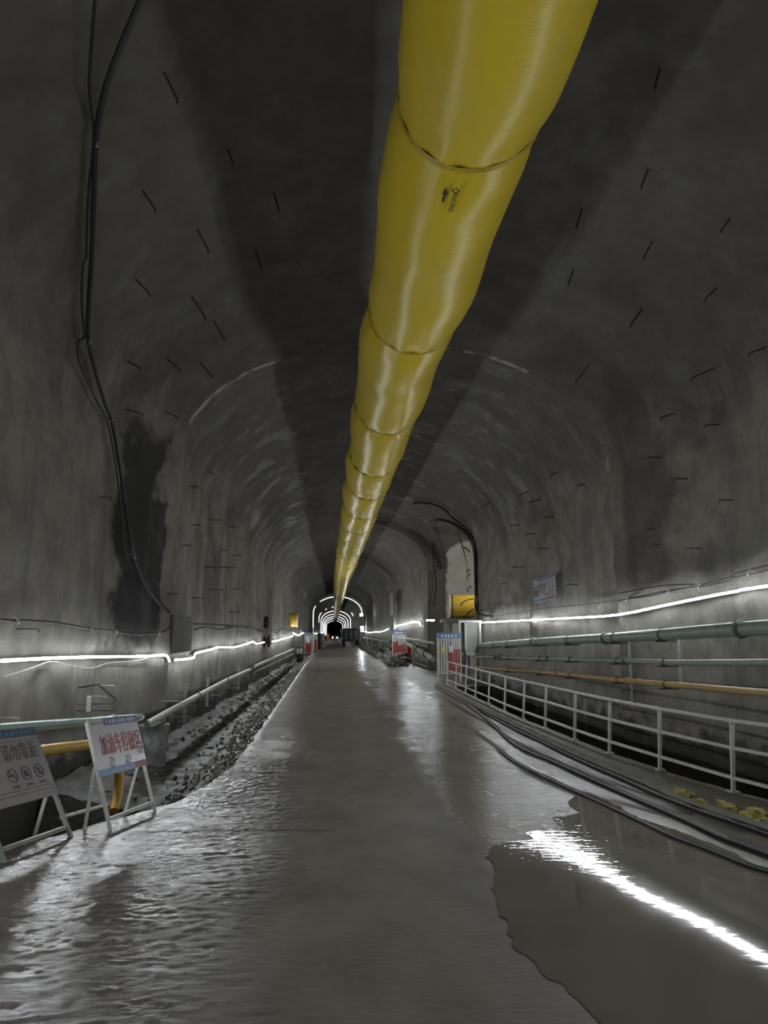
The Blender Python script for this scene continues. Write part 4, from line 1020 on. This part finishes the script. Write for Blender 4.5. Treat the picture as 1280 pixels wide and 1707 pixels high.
# left cluster
tb = barrier(-2.85, -2.15, 74, .1, 2.25, 'small dark red slatted barrier at the far left road edge', n=5, extra=False)
bm = NB(); add_box(bm, -2.72, -2.32, 73.9, 73.93, 1.2, 1.85); obj('paper_sheet', bm, M_wtext, tb)
tb = barrier(-2.25, -1.85, 86, .1, 2.2, 'farthest slatted barrier on the left before the tarp bundle', n=4, hdr=False, extra=False)
bm = NB(); add_bar(bm, (-2.02, 74, 0), (-2.02, 74, 2.75), .1, .1); tag(obj('marker_post', bm, M_white), 'tall white post at the far left road edge', 'post')
bm = NB(); rows = []
for y in (-.0, 4.0):
    pass
for z in np.linspace(0, 1, 8):
    rows.append([Vector((-1.75 + math.cos(a) * .62 * (1 - .25 * z ** 3) * (1 + .06 * math.sin(9 * a)), 106 + math.sin(a) * 1.6, z * 2.15)) for a in np.linspace(0, 2 * PI, 33)])
vs = add_grid(bm, rows); bm.faces.new(vs[-1][:-1]); tag(obj('tarp_bundle', bm, M_tarp), 'tall grey tarp-covered bundle at the far left road edge', 'bundle')
t = thing('pump_unit', 'low dark pump with pipe stubs in the ditch beyond the left wall pipes', 'pump', (-3.0, 72, 0))
bm = NB(); add_box(bm, -3.5, -2.9, 70.5, 72.5, -.5, 1.0, bev=.08); obj('housing', bm, M_dark, t)
for x in (-3.35, -3.05):
    bm = NB(); add_tube(bm, [(x, 70.6, .6), (x, 70.1, .6), (x, 69.9, .2)], .12, 10); obj('pipe_stub', bm, M_pale, t)
# floodlight on pole
t = thing('floodlight', 'glaring white floodlight on a pole at the right under the first light arch', 'floodlight', (3.9, 101, 0))
bm = NB(); add_tube(bm, [(4.05, 101, 0), (4.05, 101, 4.9)], .06, 8); obj('pole', bm, M_dark, t)
bm = NB(); add_box(bm, 3.7, 4.2, 100.75, 100.95, 4.5, 4.95); obj('housing', bm, M_dark, t)
bm = NB(); add_box(bm, 3.75, 4.15, 100.7, 100.745, 4.55, 4.9); obj('lamp_face', bm, M_lamp, t)
t = thing('floodlight', 'low bright work lamp at the foot of the first light arch', 'floodlight', (4.9, 126, 0))
bm = NB(); add_tube(bm, [(5.1, 126, 0), (5.1, 126, 2.9)], .06, 8); obj('pole', bm, M_dark, t)
bm = NB(); add_box(bm, 4.8, 5.4, 125.8, 126, 2.4, 3.4); obj('housing', bm, M_dark, t)
bm = NB(); add_box(bm, 4.85, 5.35, 125.74, 125.79, 2.45, 3.35); obj('lamp_face', bm, M_lamp, t)
# dump truck
def wheel(x, y, z, r, w, t):
    bm = NB(); add_tube(bm, [(x - w / 2, y, z), (x - w / 2, y, z), (x + w / 2, y, z), (x + w / 2, y, z)], r, 20, True, [r * .85, r, r, r * .85]); o = obj('wheel', bm, M_tyre, t)
    bm = NB(); add_tube(bm, [(x - w / 2 - .02, y, z), (x + w / 2 + .02, y, z)], r * .5, 14); h = obj('hub', bm, M_greypaint, o); h.matrix_parent_inverse = Matrix.Translation(-t.location) if False else Matrix(); h.matrix_parent_inverse = o.matrix_local.inverted() @ Matrix.Translation(-t.location) if False else Matrix()
t = thing('dump_truck', 'dark dump truck standing on the right side of the far road', 'truck', (3.1, 124, 0))
bm = NB()
for s in (0,):
    pts_b = [(1.55, 1.15), (4.55, 1.15), (4.75, 2.75), (1.35, 2.75)]
    f0 = [bm.verts.new((x, 122.0, z)) for x, z in pts_b]; f1_ = [bm.verts.new((x, 127.5, z)) for x, z in pts_b]
    bm.faces.new(f0); bm.faces.new(f1_[::-1])
    for k in range(4): bm.faces.new((f0[k], f1_[k], f1_[(k + 1) % 4], f0[(k + 1) % 4]))
obj('dump_body', bm, M_dark, t)
for x in (1.45, 2.25, 3.05, 3.85, 4.62):
    bm = NB(); add_box(bm, x - .05, x + .05, 121.92, 122, 1.2, 2.7); obj('body_rib', bm, M_greypaint, t)
bm = NB(); add_box(bm, 1.7, 4.4, 127.7, 129.4, 1.0, 3.0, bev=.15); obj('cab', bm, M_dark, t)
bm = NB(); add_box(bm, 2.0, 4.1, 122.2, 129, .75, 1.1); obj('chassis', bm, M_dark, t)
for y in (123.2, 124.7, 128.4):
    for x in (1.85, 4.25): 
        bm = NB(); add_tube(bm, [(x - .25, y, .52), (x + .25, y, .52)], .52, 20); obj('wheel', bm, M_tyre, t)
for x in (1.8, 4.2):
    bm = NB(); add_box(bm, x - .12, x + .12, 121.9, 121.95, .95, 1.08); obj('tail_lamp', bm, M_red, t)
# car with headlights
M_head = mat('headlight_glass', (.9, .9, .9), .3, emit=(1, .97, .9), es=14)
t = thing('car', 'small car with lit headlights facing the viewer far down the road', 'car', (.6, 232, 0))
bm = NB(); add_box(bm, -.35, 1.55, 230, 234.3, .35, 1.0, bev=.12); obj('body', bm, M_dark, t)
bm = NB(); add_box(bm, -.2, 1.4, 231.2, 233.8, .98, 1.55, bev=.18); obj('cabin', bm, M_glass, t)
for x in (-.12, 1.32):
    bm = NB(); add_tube(bm, [(x, 229.9, .75), (x, 229.99, .75)], .2, 14); obj('headlight', bm, M_head, t)
    bm = NB(); add_tube(bm, [(x - .1, 230.9, .35), (x + .1, 230.9, .35)], .34, 16); obj('wheel', bm, M_tyre, t)
bm = NB(); add_box(bm, -2.0, -1.05, 225, 225.6, 0, 1.9, bev=.1); tag(obj('site_cabinet', bm, M_orange), 'orange upright site cabinet far down the left road side', 'cabinet')
